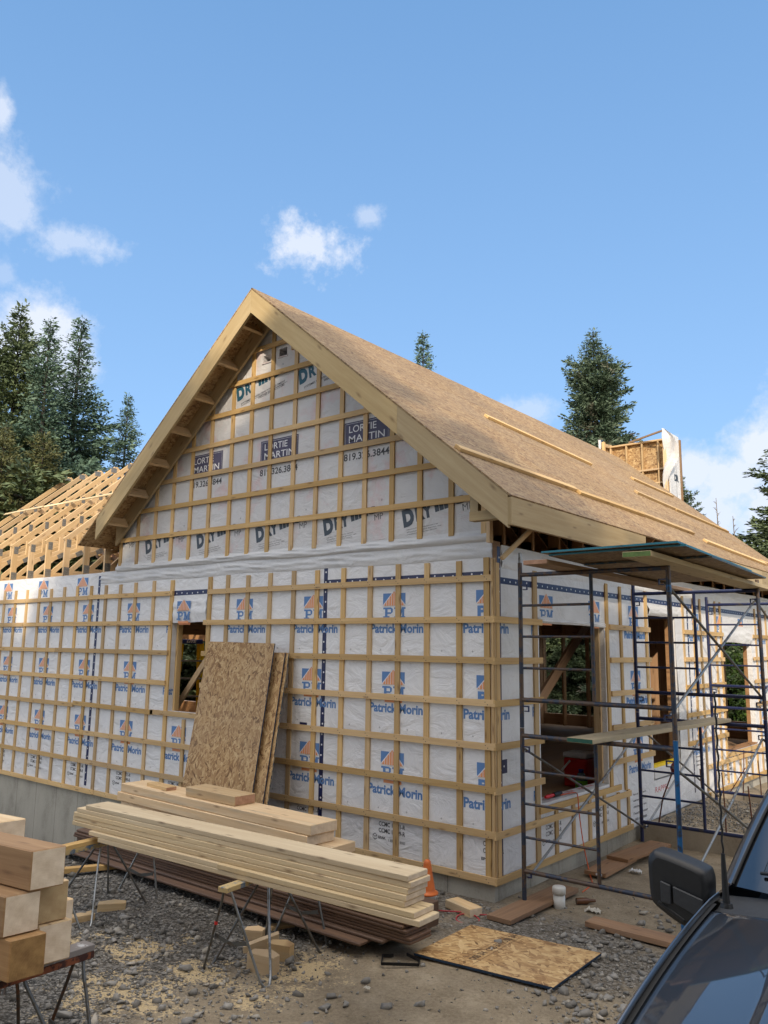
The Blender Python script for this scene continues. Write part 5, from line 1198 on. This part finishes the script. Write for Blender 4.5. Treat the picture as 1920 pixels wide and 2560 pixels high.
# ================================================================== PICKUP
def paint(name, col):
    m, nt, b = newmat(name); q = NT(nt)
    b.inputs['Base Color'].default_value = rgb(*col); b.inputs['Metallic'].default_value = .55; b.inputs['Roughness'].default_value = .32
    b.inputs['Coat Weight'].default_value = 1.0; b.inputs['Coat Roughness'].default_value = .015; b.inputs['Coat IOR'].default_value = 2.0
    n = q.noise(q.n('ShaderNodeTexCoord').outputs['Object'], 900, 2).outputs[0]; q.set(b.inputs['Roughness'], q.math('ADD', .28, q.math('MULTIPLY', n, .1)))
    dn = q.noise(q.n('ShaderNodeTexCoord').outputs['Object'], 5, 6, .7).outputs[0]; q.set(b.inputs['Coat Roughness'], q.math('MULTIPLY', dn, .05)); return m
M['paint'] = paint('slate_grey_paint', (.040, .050, .066))
M['blackplastic'] = plain('black_textured_plastic', (.013, .014, .016), .5, var=.15, scale=40, bump=.12); M['greyplastic'] = plain('grey_cowl_plastic', (.035, .038, .043), .55, var=.15, scale=60, bump=.1)
M['rubber'] = plain('rubber', (.01, .01, .01), .7); M['chrome'] = plain('chrome', (.6, .6, .6), .1, 1.0, var=.02); M['lampglass'] = plain('lamp_lens', (.55, .56, .58), .08, var=.03)
def glassmat(name, tint):
    m, nt, b = newmat(name); q = NT(nt); nt.nodes.remove(b); out = [n for n in nt.nodes if n.bl_idname == 'ShaderNodeOutputMaterial'][0]
    tr = q.n('ShaderNodeBsdfTransparent'); tr.inputs[0].default_value = rgb(*tint); gl = q.n('ShaderNodeBsdfGlossy'); gl.inputs['Roughness'].default_value = .01
    fr = q.n('ShaderNodeFresnel'); fr.inputs[0].default_value = 1.75; mx = q.n('ShaderNodeMixShader'); q.set(mx.inputs[0], q.math('ADD', fr.outputs[0], .04)); q.set(mx.inputs[1], tr.outputs[0]); q.set(mx.inputs[2], gl.outputs[0]); q.set(out.inputs[0], mx.outputs[0]); return m
M['carglass'] = glassmat('car_glass', (.55, .66, .66))
M['frit'] = plain('glass_edge_band', (.008, .009, .011), .04); M['frit'].node_tree.nodes['Principled BSDF'].inputs['IOR'].default_value = 2.1
ta = R(.9); TO = Vector((3.7975, -3.055, -.2))
truck = thing('pickup_truck', 'dark slate grey pickup with a black side mirror parked at the lower right', 'pickup truck', TO, ta)
TM = truck.matrix_basis
def T(x, y, z): return TM @ Vector((x, y, z+.2-.2+0.0)) if False else TM @ Vector((x, y, z))
# local z is height above the dirt; hood edge 1.32 at the cowl
def hz_edge(y): t = max(0, min(1, -y/1.5)); return 1.315 - .11*t - .19*t**2.1
def rear_y(x): return -.30*(1-(abs(x)/.845)**1.6) if abs(x) < .845 else 0.0
def hoodz(x, y):
    a = abs(x); e = hz_edge(y); c = .055*(1-(y+1.5)/1.5*.25)
    if a > .47: s = min(1.0, (a-.47)/.375); return e - .045*s**1.3 + c*(1-s)*.95
    if a > .43: return e + c*.95 + .018*(.47-a)/.04
    return e + c*.95 + .018 + .012*(1-(a/.43)**2)
P = []
xs_ = [-.845, -.842, -.825, -.79, -.74, -.68, -.61, -.54, -.485, -.47, -.46, -.45, -.44, -.43, -.41, -.36, -.28, -.15, 0]; xs_ = xs_ + [-x for x in xs_[-2::-1]]
for i in range(45):
    t = i/44; row_ = []
    for x in xs_:
        y = rear_y(x)*(1-t) + (-1.50+.10*(abs(x)/.8)**2)*t
        z = hoodz(x, y) - (.012 if abs(x) >= .845 else 0) - .10*max(0, (t-.93)/.07)**2 - .018*max(0, (.03-t)/.03)
        row_.append(T(x, y, z))
    P.append(row_)
MB().grid(P).build('hood', M['paint'], truck, fixn=True)
for s in (-1, 1):
    nm = MB(); prof = [(-.853, -.034), (-.855, -.014), (-.860, -.010), (-.870, -.022), (-.884, -.045), (-.897, -.085), (-.908, -.135), (-.915, -.20), (-.918, -.32), (-.915, -.50), (-.90, -.66), (-.88, -.80)]
    Q = []
    for i in range(40):
        y = .12 - 1.66*i/39; e = hz_edge(min(0, y)); fl = .035*math.exp(-((y+.85)/.42)**2); row_ = []
        for x, dz in prof:
            w = max(0, min(1, (-dz-.02)/.2)); zz = e+dz
            row_.append(T(s*-1*(x-fl*w) if s > 0 else (x-fl*w), y, zz))
        Q.append(row_)
    MB().grid(Q).build('fender', M['paint'], truck, fixn=True)
    g = MB(); g.grid([[T(s*.838, .02-1.5*i/20, hz_edge(-1.5*i/20)-.035), T(s*.858, .02-1.5*i/20, hz_edge(-1.5*i/20)-.035)] for i in range(21)]); g.build('panel_gap', M['rubber'], truck)
# cowl and windscreen
P = []
for i in range(9):
    t = i/8; row_ = []
    for k in range(31):
        x = -.85+1.70*k/30; ya = rear_y(x)-.004; yb = ya+.20-.03*(abs(x)/.8)**2; y = ya+(yb-ya)*t
        z = hoodz(min(.845, max(-.845, x)), rear_y(x)) - .016 - .012*math.sin(math.pi*t) + .03*t**2
        row_.append(T(x, y, z))
    P.append(row_)
cowl = MB().grid(P).build('cowl', M['greyplastic'], truck, fixn=True)
for x0 in (-.42, -.05, .3):
    g = MB()
    for k in range(11):
        x = x0+.024*k; y0 = rear_y(x)+.05; z = hoodz(x, rear_y(x))-.010; g.board(T(x, y0, z), T(x, y0+.075, z+.006), .010, .006)
    g.build('cowl_grille', M['rubber'], cowl)
def ws(u, v, off=0.0):                                     # u -1..1 across, v 0..1 up
    xb, xt = .80, .65; x = u*(xb+(xt-xb)*v); yb = rear_y(min(.79, abs(u*.79)))+.17; yt = .98-.10*(1-u*u)
    y = yb+(yt-yb)*v; z = (1.335+.04*(1-u*u))+(1.86-1.335)*v**.97 + .03*math.sin(math.pi*v)
    return T(x, y-off*.45, z+off)
gl = MB(); gl.grid([[ws(-1+2*i/24, j/14) for j in range(15)] for i in range(25)]); wsg = gl.build('windshield', M['carglass'], truck, fixn=True)
fr = MB()
def band(u0, u1, v0, v1, n=24):
    fr.grid([[ws(u0+(u1-u0)*i/n, v0+(v1-v0)*j/n, .0015) for j in range(n+1)] for i in range(n+1)])
band(-1, -.86, 0, 1); band(.86, 1, 0, 1); band(-.86, .86, 0, .085); band(-.86, .86, .94, 1)
fr.build('glass_border', M['frit'], wsg, fixn=True)
for s in (-1, 1):
    A = []
    for i in range(21):
        v = i/20; a = ws(s*1.0, v, .004); b = ws(s*1.0, v)+TM.to_3x3() @ Vector((s*.055, .035, -.004)); c = b+TM.to_3x3() @ Vector((s*.015, .06, -.05)); A.append([a, a*.5+b*.5+TM.to_3x3() @ Vector((0, 0, .010)), b, c])
    MB().grid(A).build('pillar', M['paint'], truck, fixn=True)
    st_ = [ws(s*1.0, i/14, .009) for i in range(15)]; MB().tube(st_, .007, 0, 6).build('windshield_seal', M['rubber'], truck)
wip = MB(); wp = [T(-.42+.64*i/12, -.155-.06*math.sin(i/12*2.2)+.07, 0) for i in range(13)]
w_ = [ws(-.86+1.1*i/12, .07+.03*math.sin(i/12*3), .018) for i in range(13)]
wip.tube(w_, .008, 0, 6); o = wip.build('wiper', M['blackplastic'], truck); MB().tube([ws(.0, .0, .02), ws(-.1, .05, .03), ws(-.2, .09, .025)], .010, 0, 6).build('wiper_arm', M['blackplastic'], o)
# antenna
ab = T(-.755, -.125, 1.325)
an = MB(); an.tube([ab+Vector((0, 0, -.01)), ab+Vector((0, 0, .008))], [.026, .022], 0, 14); an.tube([ab, ab+Vector((-.002, 0, .06)), ab+Vector((-.004, 0, .155)), ab+Vector((-.004, 0, .20))], [.0145, .013, .010, .008], 0, 10)
an.tube([ab+Vector((-.004+.0022*math.sin(i*1.4), .0022*math.cos(i*1.4), .20+.66*i/40)) for i in range(41)], .0042, 0, 6); an.build('antenna', M['blackplastic'], truck)
# mirror: rounded housing with a recessed lower panel on an arm
def mirror(s):
    out = [(-.135, .085), (-.118, .118), (-.08, .128), (.10, .086), (.132, .055), (.137, .0), (.128, -.07), (.095, -.150), (.055, -.172), (.0, -.168), (-.10, -.115), (-.128, -.075), (-.134, .0)]
    base = TM.inverted() @ Vector((2.775, -2.965, 1.115)); bx, by, bz = base
    if s > 0: bx = -bx
    def L(a, b, d): return T(bx+s*-a*(1 if s < 0 else 1), by+d, bz+b) if s > 0 else T(bx+a, by+d, bz+b)
    mb = MB(); prf = [(.80, -.052), (.93, -.046), (1.0, -.022), (1.0, .06), (.97, .085)]
    # close smooth outline
    n = len(out); fine = []
    for i in range(n):
        p0, p1, p2, p3 = [Vector(out[(i+k-1) % n]) for k in range(4)]
        for k in range(4):
            t = k/4; fine.append(.5*((2*p1)+(p2-p0)*t+(2*p0-5*p1+4*p2-p3)*t*t+(3*p1-p0-3*p2+p3)*t**3))
    G = [[L(p.x*k, p.y*k, d) for p in fine+fine[:1]] for k, d in prf]
    mb.grid(G); mb.add([L(p.x*.80, p.y*.80, -.052) for p in fine], [tuple(range(len(fine)))], 0, None, True); mb.add([L(p.x*.97, p.y*.97, .085) for p in fine], [tuple(range(len(fine)))], 0)
    h = mb.build('mirror', M['blackplastic'], truck, fixn=True)
    r = MB()
    for a0, b0, a1, b1 in ((-.068, .012, -.022, .0), (-.012, -.002, .118, -.036)):
        r.prism([L(a0, b0, -.058), L(a1, b1, -.058), L(a1, b1-.085, -.055), L(a0, b0-.092+(.0 if a0 < -.05 else .02), -.055)], L(0, 0, .0)-L(0, 0, .012))
    r.build('mirror_panel', M['greyplastic'], h, fixn=True, bevel=.004)
    r = MB(); r.board(L(-.085, -.085, -.052), L(.03, -.145, -.050), .012, .016); r.build('mirror_trim', M['blackplastic'], h, bevel=.003)
    MB().add([L(p.x*.9, p.y*.9, .0865) for p in fine], [tuple(range(len(fine)))], 0).build('mirror_glass', M['chrome'], h)
    MB().prism([L(.06, -.03, .0), L(.30, -.055, .03), L(.30, -.155, .03), L(.07, -.16, .0)], L(0, 0, .06)-L(0, 0, 0)).build('mirror_arm', M['blackplastic'], h, fixn=True, bevel=.012)
mirror(-1); mirror(1)
# cab, doors, bed, nose and wheels
for s in (-1, 1):
    D = MB(); pf_ = [(.895, 1.27), (.915, 1.15), (.92, .95), (.91, .72), (.885, .5)]
    D.grid([[T(s*x, y, z) for x, z in pf_] for y in (.125, .6, 1.1, 1.5)]); d = D.build('door', M['paint'], truck, fixn=True)
    D = MB(); D.grid([[T(s*x, y, z) for x, z in pf_] for y in (1.508, 2.0, 2.45)]); D.build('door', M['paint'], truck, fixn=True)
    MB().board(T(s*.925, 1.22, 1.10), T(s*.925, 1.42, 1.10), .025, .03).build('handle', M['blackplastic'], d)
    G = MB()
    for y0, y1, yt0, yt1 in ((.32, 1.48, .98, 1.48), (1.53, 2.35, 1.53, 2.25)): G.add([T(s*.875, y0, 1.29), T(s*.875, y1, 1.29), T(s*.70, yt1, 1.80), T(s*.70, yt0, 1.80)], [(0, 1, 2, 3)], 0)
    G.build('side_window', M['frit'], truck)
    G = MB(); G.grid([[T(s*.89, y, 1.272), T(s*.86, y, 1.292)] for y in (.125, 1.2, 2.45)]); G.add([T(s*.87, 2.35, 1.29), T(s*.87, 2.55, 1.29), T(s*.66, 2.45, 1.85), T(s*.69, 2.25, 1.80)], [(0, 1, 2, 3)], 0); G.build('window_frame', M['paint'], truck)
    B = MB(); B.grid([[T(s*x, y, z) for x, z in ((.90, 1.22), (.93, 1.18), (.93, .8), (.90, .5))] for y in (2.5, 3.3, 4.3)]); B.build('bed_side', M['paint'], truck, fixn=True)
    for y in (-.85, 3.25):
        w = MB(); w.tube([T(s*.70, y, .38), T(s*.74, y, .38), T(s*.90, y, .38), T(s*.94, y, .38)], [.34, .38, .38, .34], 0, 32); wh = w.build('wheel', M['rubber'], truck)
        MB().tube([T(s*.935, y, .38), T(s*.945, y, .38)], [.24, .20], 0, 24).build('rim', M['chrome'], wh)
    h = MB().prism([T(s*.60, -1.50, 1.02), T(s*.88, -1.40, 1.02), T(s*.88, -1.42, .84), T(s*.60, -1.53, .84)], T(0, .06, 0)-T(0, 0, 0)).build('headlight', M['lampglass'], truck, fixn=True, bevel=.01)
MB().grid([[T(x, y, 1.865+.03*(1-(x/.66)**2)) for y in (.92, 1.4, 2.0, 2.48)] for x in (-.66, -.4, 0, .4, .66)]).build('cab_roof', M['paint'], truck)
MB().add([T(-.66, 2.48, 1.86), T(.66, 2.48, 1.86), T(.85, 2.5, 1.2), T(-.85, 2.5, 1.2)], [(0, 1, 2, 3)]).build('rear_window', M['frit'], truck)
MB().prism([T(-.58, -1.52, 1.05), T(.58, -1.52, 1.05), T(.58, -1.56, .72), T(-.58, -1.56, .72)], T(0, .05, 0)-T(0, 0, 0)).build('front_grille', M['blackplastic'], truck, fixn=True, bevel=.01)
MB().prism([T(-.92, -1.55, .70), T(.92, -1.55, .70), T(.90, -1.62, .48), T(-.90, -1.62, .48)], T(0, .14, 0)-T(0, 0, 0)).build('bumper', M['paint'], truck, fixn=True, bevel=.02)
MB().add([T(-.9, 4.32, 1.2), T(.9, 4.32, 1.2), T(.9, 4.32, .55), T(-.9, 4.32, .55)], [(0, 1, 2, 3)]).build('tailgate', M['paint'], truck)
m = MB(); m.grid([[T(x, y, .75) for y in (2.5, 4.3)] for x in (-.9, .9)]); m.grid([[T(x, y, .45) for y in (-1.4, 4.3)] for x in (-.85, .85)]); m.build('floor_pan', M['rubber'], truck)
m = MB(); m.prism([T(-.74, .10, 1.22), T(.74, .10, 1.22), T(.74, .55, 1.30), T(-.74, .55, 1.30)], T(0, 0, 0)-T(0, 0, .3)); m.build('dashboard', M['greyplastic'], truck, fixn=True)
for s in (-.38, .38): m = MB(); m.prism([T(s-.24, 1.15, .8), T(s+.24, 1.15, .8), T(s+.2, 1.4, 1.5), T(s-.2, 1.4, 1.5)], T(0, .12, 0)-T(0, 0, 0)); m.build('seat', M['rubber'], truck, fixn=True, bevel=.03)

# ================================================================== TREES
def needles(name, dark, light, brown=None):
    m, nt, b = newmat(name); q = NT(nt); co = q.n('ShaderNodeTexCoord').outputs['Object']
    n = q.math('ADD', q.math('MULTIPLY', q.noise(co, .9, 4).outputs[0], .5), q.math('MULTIPLY', q.noise(co, 6, 4, .65).outputs[0], .5)); c = q.ramp(n, [(.36, dark), (.66, light)])
    if brown: c = q.mix(q.ramp(q.noise(q.mapping(co, (1, 1, .6)), 1.3, 3).outputs[0], [(.56, (0, 0, 0)), (.68, (1, 1, 1))]), c, rgb(*brown))
    q.set(b.inputs['Base Color'], c); b.inputs['Roughness'].default_value = .6; b.inputs['Specular IOR Level'].default_value = .3
    return m
M['n_blue'] = needles('fir_needles', (.050, .098, .072), (.15, .225, .155)); M['n_green'] = needles('spruce_needles', (.050, .080, .040), (.145, .185, .085)); M['n_olive'] = needles('old_spruce_needles', (.055, .066, .024), (.17, .17, .065)); M['n_brown'] = needles('patchy_spruce_needles', (.050, .090, .058), (.15, .20, .125), (.13, .10, .07))
M['bark'] = plain('bark', (.06, .05, .04), .9, var=.35, scale=10, bump=.5); M['deadwood'] = plain('dead_branch', (.21, .18, .145), .9, var=.3, scale=10); M['leaf'] = needles('broad_leaves', (.035, .080, .014), (.12, .20, .035))
def conifer(seed, H, Rb, z0=.6, dens=1.0, droop=0.0, ragged=.2, lift=.35, step=.25, spray=.155, sparse_low=0.0, pw=.85):
    """crown quads of a conifer: whorled branches, side twigs, needle sprays"""
    r = np.random.default_rng(seed); P0, D, S, Wd = [], [], [], []; bars = []
    z = z0
    while z < H-.1:
        f = z/H; L0 = .04+Rb*(1-f)**pw*(.80+.2*math.sin(z*2.1+seed)); nb = int(max(5, round((9 if f < .8 else 9)*dens)))
        a0 = r.uniform(0, 6.28)
        for k in range(nb):
            if r.random() < sparse_low*(1-f): continue
            a = a0+6.283*k/nb+r.normal(0, .22); L = max(.10, L0*(1+r.normal(0, ragged))); el = -.30*(1-f)-droop+lift*1.5*f**2+r.normal(0, .09)
            h = np.array([math.cos(a), math.sin(a), 0.]); side = np.array([-h[1], h[0], 0.]); n = max(3, int(L/.066)); t = np.linspace(.10, 1, n)
            curve = el*t + .30*t**2.2*(.6+.8*r.random())*.5
            pts = np.array([0, 0, z+r.normal(0, .05)])+np.outer(t*L, h)*np.cos(el)+np.outer(L*curve, [0, 0, 1.])
            bars.append((np.array([0, 0, z]), pts[-1], .012+.012*L))
            tang = np.gradient(pts, axis=0); tang /= np.linalg.norm(tang, axis=1)[:, None]+1e-9
            for i in range(n):
                tl = (.05+.16*min(1, L)+.55*L*(1-t[i])**.8*(.35+t[i])) * r.uniform(.6, 1.15); tl = min(tl, .62, .04+.6*L)
                for sgn in (-1, 1):
                    if r.random() > .92*dens: continue
                    d = tang[i]*.72+side*sgn*.80+np.array([0, 0, r.normal(-.08, .16)]); d /= np.linalg.norm(d); m = max(2, int(tl/.036)); ss = np.linspace(.12, 1, m)*tl
                    q = pts[i]+np.outer(ss, d)+r.normal(0, .018, (m, 3)); P0.append(q); dd = d+r.normal(0, .38, (m, 3)); D.append(dd/np.linalg.norm(dd, axis=1)[:, None]); S.append(spray*min(1, .45+.5*L)*r.uniform(.75, 1.35, m))
            P0.append(pts[-2:]); D.append(tang[-2:]); S.append(np.full(2, spray*min(1.1, .4+.6*L)))
        core = int(70*dens*min(1, L0+.1)); rr_ = L0*.75*np.sqrt(r.random(core)); aa = r.uniform(0, 6.28, core)
        if core: P0.append(np.stack([rr_*np.cos(aa), rr_*np.sin(aa), z+r.normal(0, .14, core)-.12*rr_], 1)); dd = np.stack([np.cos(aa), np.sin(aa), r.normal(-.1, .5, core)], 1)+r.normal(0, .5, (core, 3)); D.append(dd/np.linalg.norm(dd, axis=1)[:, None]); S.append(spray*1.3*r.uniform(.7, 1.3, core))
        z += step*(.75+.5*r.random())*(1.0 if f < .75 else .75)
    # leader
    q = np.linspace(H-.55, H, 10); P0.append(np.stack([q*0, q*0, q], 1)); dd = r.normal(0, .45, (10, 3))+[0, 0, 1.0]; D.append(dd/np.linalg.norm(dd, axis=1)[:, None]); S.append(np.full(10, spray*.55))
    P0, D, S = np.concatenate(P0), np.concatenate(D), np.concatenate(S); n = len(P0)
    u = np.cross(D, r.normal(size=(n, 3))); u /= np.linalg.norm(u, axis=1)[:, None]+1e-9; w = (S*.20)[:, None]*u; tip = P0+D*S[:, None]
    V = np.empty((n, 4, 3)); V[:, 0] = P0; V[:, 1] = P0+D*(S*.45)[:, None]+w; V[:, 2] = tip; V[:, 3] = P0+D*(S*.45)[:, None]-w
    return V.reshape(-1, 3), bars
def quads_mesh(name, V, mat):
    n = len(V)//4; me = bpy.data.meshes.new(name); me.vertices.add(len(V)); me.vertices.foreach_set('co', V.ravel().astype(np.float32)); me.loops.add(len(V)); me.loops.foreach_set('vertex_index', np.arange(len(V), dtype=np.int32))
    me.polygons.add(n); me.polygons.foreach_set('loop_start', np.arange(0, len(V), 4, dtype=np.int32)); me.polygons.foreach_set('loop_total', np.full(n, 4, dtype=np.int32)); me.materials.append(mat); me.update(calc_edges=True); return me
TREES = {}
def tree_kind(key, mat, seed, H, Rb, **k):
    V, bars = conifer(seed, H, Rb, **k); cm = quads_mesh('crown', V, mat)
    mb = MB(); mb.tube([(0, 0, -.5), (.02, 0, H*.3), (0, .01, H*.7), (0, 0, H-.1)], [.022*H**.85, .016*H**.85, .007*H**.85, .005], 0, 9)
    r = np.random.default_rng(seed)
    for a, b, rd in bars[:: 2]: mb.tube([a, a+(b-a)*.8], [rd, .006], 0, 4, False)
    for i in range(14): 
        zz = r.uniform(.08, .3)*H; an = r.uniform(0, 6.28); ln = r.uniform(.4, 1.3); mb.tube([(0, 0, zz), (ln*.6*math.cos(an), ln*.6*math.sin(an), zz-.05), (ln*math.cos(an), ln*math.sin(an), zz-.3*ln)], [.016, .011, .004], 0, 4, False)
    v = np.array(mb.v); tm = bpy.data.meshes.new('trunk'); tm.from_pydata(mb.v, [], mb.f); tm.materials.append(M['bark']); tm.update()
    TREES[key] = (cm, tm, H)
def tree(key, x, y, top, label, group=None, rz=0.0, base=None, sxy=1.0, name='spruce_tree', cat='tree'):
    cm, tm, H = TREES[key]; z = gz(x, y) if base is None else base; s = (top-z)/H
    t = bpy.data.objects.new(name, None); C.objects.link(t); t.empty_display_size = .2
    t.matrix_basis = Matrix.Translation((x, y, z)) @ Matrix.Rotation(rz, 4, 'Z') @ Matrix.Diagonal((s*sxy, s*sxy, s, 1)); tag(t, label, cat, group)
    for nm, me in (('crown', cm), ('trunk', tm)):
        o = bpy.data.objects.new(nm, me); C.objects.link(o); o.parent = t
    return t
tree_kind('wide', M['n_green'], 11, 12, 2.6, z0=1.2, droop=.10, ragged=.38, dens=1.0, spray=.14, pw=.85)
tree_kind('old', M['n_olive'], 23, 11.5, 2.4, z0=1.5, droop=.22, ragged=.42, dens=.85, spray=.14, sparse_low=.3, pw=.7)
tree_kind('fir', M['n_blue'], 31, 11, 2.5, z0=1.0, droop=.02, ragged=.2, dens=1.05, spray=.115, pw=1.02)
tree_kind('fir2', M['n_blue'], 47, 11.5, 2.7, z0=1.0, droop=.05, ragged=.24, dens=1.05, spray=.115, pw=1.02)
tree_kind('patchy', M['n_brown'], 59, 13.5, 3.3, z0=1.5, droop=.08, ragged=.26, dens=1.15, spray=.125, pw=.86)
tree_kind('low', M['n_green'], 71, 6.5, 2.2, z0=.8, droop=.2, ragged=.45, dens=.7, spray=.15, sparse_low=.35, pw=.6)
def ray_pt(px, py, D):
    d = pix_dir(px, py); h = math.hypot(d.x, d.y); return CAM_LOC.x+d.x/h*D, CAM_LOC.y+d.y/h*D, CAM_LOC.z+d.z/h*D
LT = 'conifers standing behind the unroofed wing'
for key, px, py, D, l, rz, sx in (('wide', 55, 762, 23, 'broad ragged dark spruce at the far left with a bushy top', 0, 1.0), ('fir', 128, 795, 22, 'pale green fir with a long bare leader, second tree from the left', 1, 1.1),
        ('fir2', 206, 792, 24, 'tall slim bluish fir, third tree from the left', 2, 1.2), ('fir', 322, 985, 26, 'small pointed fir just left of the gable roof edge', 3.3, 1.0),
        ('old', 15, 1060, 20, 'olive drooping old spruce low at the left edge', 2.2, .9), ('old', 112, 1080, 20.5, 'olive old spruce low in front of the firs behind the wing trusses', 4.0, .9), ('wide', 200, 1120, 27, 'dark spruce low behind the slim bluish fir', 5.0, 1.1), ('wide', 300, 1200, 30, 'dark spruce low behind the small pointed fir', .7, 1.1), ('wide', -60, 900, 25, 'dark spruce cut by the left edge', 2.9, 1.0), ('low', 60, 1180, 20, 'low bushy dark spruce behind the left end of the trusses', 1.1, 1.4)):
    x, y, z = ray_pt(px, py, D); tree(key, x, y, z, l, LT, rz, None, sx)
x, y, z = ray_pt(1058, 828, 30); tree('fir2', x, y, z, 'slim fir whose tip alone shows above the middle of the roof ridge', None, .4)
x, y, z = ray_pt(1482, 822, 30); tree('patchy', x, y, z, 'big conical spruce with brown patches rising behind the roof', None, 1.2, None, 1.12)
x, y, z = ray_pt(1985, 1075, 27); tree('wide', x, y, z, 'dark spruce at the right edge with spreading branches', None, 2.6, None, 1.6)
x, y, z = ray_pt(1915, 1365, 26); tree('low', x, y, z, 'pale olive bushy spruce low beyond the far end of the roof', None, .6, None, 1.0)
x, y, z = ray_pt(1975, 1330, 24); tree('low', x, y, z, 'bushy dark green spruce low at the right edge', None, 2.6, None, 1.1)
def dead(px, py, D, label, seed):
    x, y, z = ray_pt(px, py, D); zg = gz(x, y); r = random.Random(seed); mb = MB(); mb.tube([(x, y, zg-.3), (x+.05, y, zg+(z-zg)*.6), (x, y, z)], [.07, .045, .008], 0, 6)
    for i in range(16):
        f = .55+.45*i/16; zz = zg+(z-zg)*f; a = r.uniform(0, 6.28); L = r.uniform(.25, .8)*(1.25-f); e = Vector((math.cos(a)*L, math.sin(a)*L, L*r.uniform(.5, 1.2))); p = Vector((x, y, zz)); mb.tube([p, p+e*.5+Vector((0, 0, .04)), p+e], [.014, .009, .004], 0, 4)
        q = p+e*.55; e2 = Vector((-e.y, e.x, e.z))*.5; mb.tube([q, q+e2], [.007, .003], 0, 4)
    t = thing('dead_tree', label, 'dead tree', (x, y, zg)); mb.build('trunk', M['deadwood'], t)
dead(1790, 1245, 28, 'bare grey dead tree showing its twigs beyond the roof end, left one', 3); dead(1832, 1290, 27, 'bare grey dead tree showing its twigs beyond the roof end, right one', 8)
# woods seen through the openings
FW = 'woods seen through the window openings'
for i, (x, y, k) in enumerate(((-4.2, 16.5, 'low'), (-6.2, 18.5, 'old'), (-7.6, 16.8, 'low'), (-5.2, 21, 'wide'), (-2.4, 18.0, 'low'), (-1.0, 16.5, 'low'), (.2, 18.5, 'old'), (-3.4, 21, 'low'), (-9.2, 19, 'wide'), (-11.5, 9.5, 'low'), (-13.5, 8.2, 'low'), (-14.8, 10.0, 'old'), (-12.5, 12, 'wide'), (-12.4, 7.6, 'wide'), (-10.9, 8.4, 'wide'), (-14.2, 7.0, 'wide'), (1.2, 14.6, 'low'))):
    tree(k, x, y, TREES[k][2]*random.uniform(.55, .68) if k != 'low' else random.uniform(4.2, 5.2), ['woods tree glimpsed through the openings of the house'][0], FW, i*1.3)
# broad leaved sapling beyond the second side window
r = np.random.default_rng(5); n = 5200; c = r.normal(size=(n, 3))*[.75, .6, .95]+[0, 0, 1.5]; d = r.normal(size=(n, 3)); d /= np.linalg.norm(d, axis=1)[:, None]; u = np.cross(d, r.normal(size=(n, 3))); u /= np.linalg.norm(u, axis=1)[:, None]; s = r.uniform(.07, .13, (n, 1))
V = np.stack([c, c+d*s*.5+u*s*.3, c+d*s, c+d*s*.5-u*s*.3], 1).reshape(-1, 3); lm = quads_mesh('crown', V, M['leaf'])
for x, y, l in ((-.9, 13.6, 'leafy green sapling beyond the second side window'),):
    t = thing('sapling', l, 'sapling', (x, y, gz(x, y))); o = bpy.data.objects.new('crown', lm); C.objects.link(o); o.parent = t; MB().tube([(x, y, gz(x, y)-.2), (x+.05, y, gz(x, y)+1.6)], [.03, .012], 0, 6).build('trunk', M['bark'], t)
# the tall trees behind the photographer that keep the yard in shade
sh = Vector((SUN_TO.x, SUN_TO.y, 0)).normalized(); pp_ = Vector((-sh.y, sh.x, 0)); tanE = SUN_TO.z/math.hypot(SUN_TO.x, SUN_TO.y)
for i, (a, D, h) in enumerate(((-10.6, 19, 16.4), (-8.6, 18.5, 16.4), (-6.4, 17.5, 16.4), (-4.4, 19, 18.2), (-2.2, 17.6, 17.6), (-.2, 18.6, 16.2), (1.8, 17.6, 14.4), (3.8, 18.8, 13.8), (5.8, 18, 13.8), (-3.3, 21.5, 17.2), (.9, 21, 15.6), (-5.6, 21, 15.6), (2.9, 21.5, 15.2), (7.8, 18.6, 13.5), (-7.6, 21.5, 17.4), (-9.6, 21.5, 17.2))):
    p = pp_*a + sh*D; tree(('wide', 'patchy', 'wide')[i % 3], p.x, p.y, h, 'tall spruce in the row behind the camera that shades the yard', 'tall spruces shading the yard', i*.9, None, 1.25)
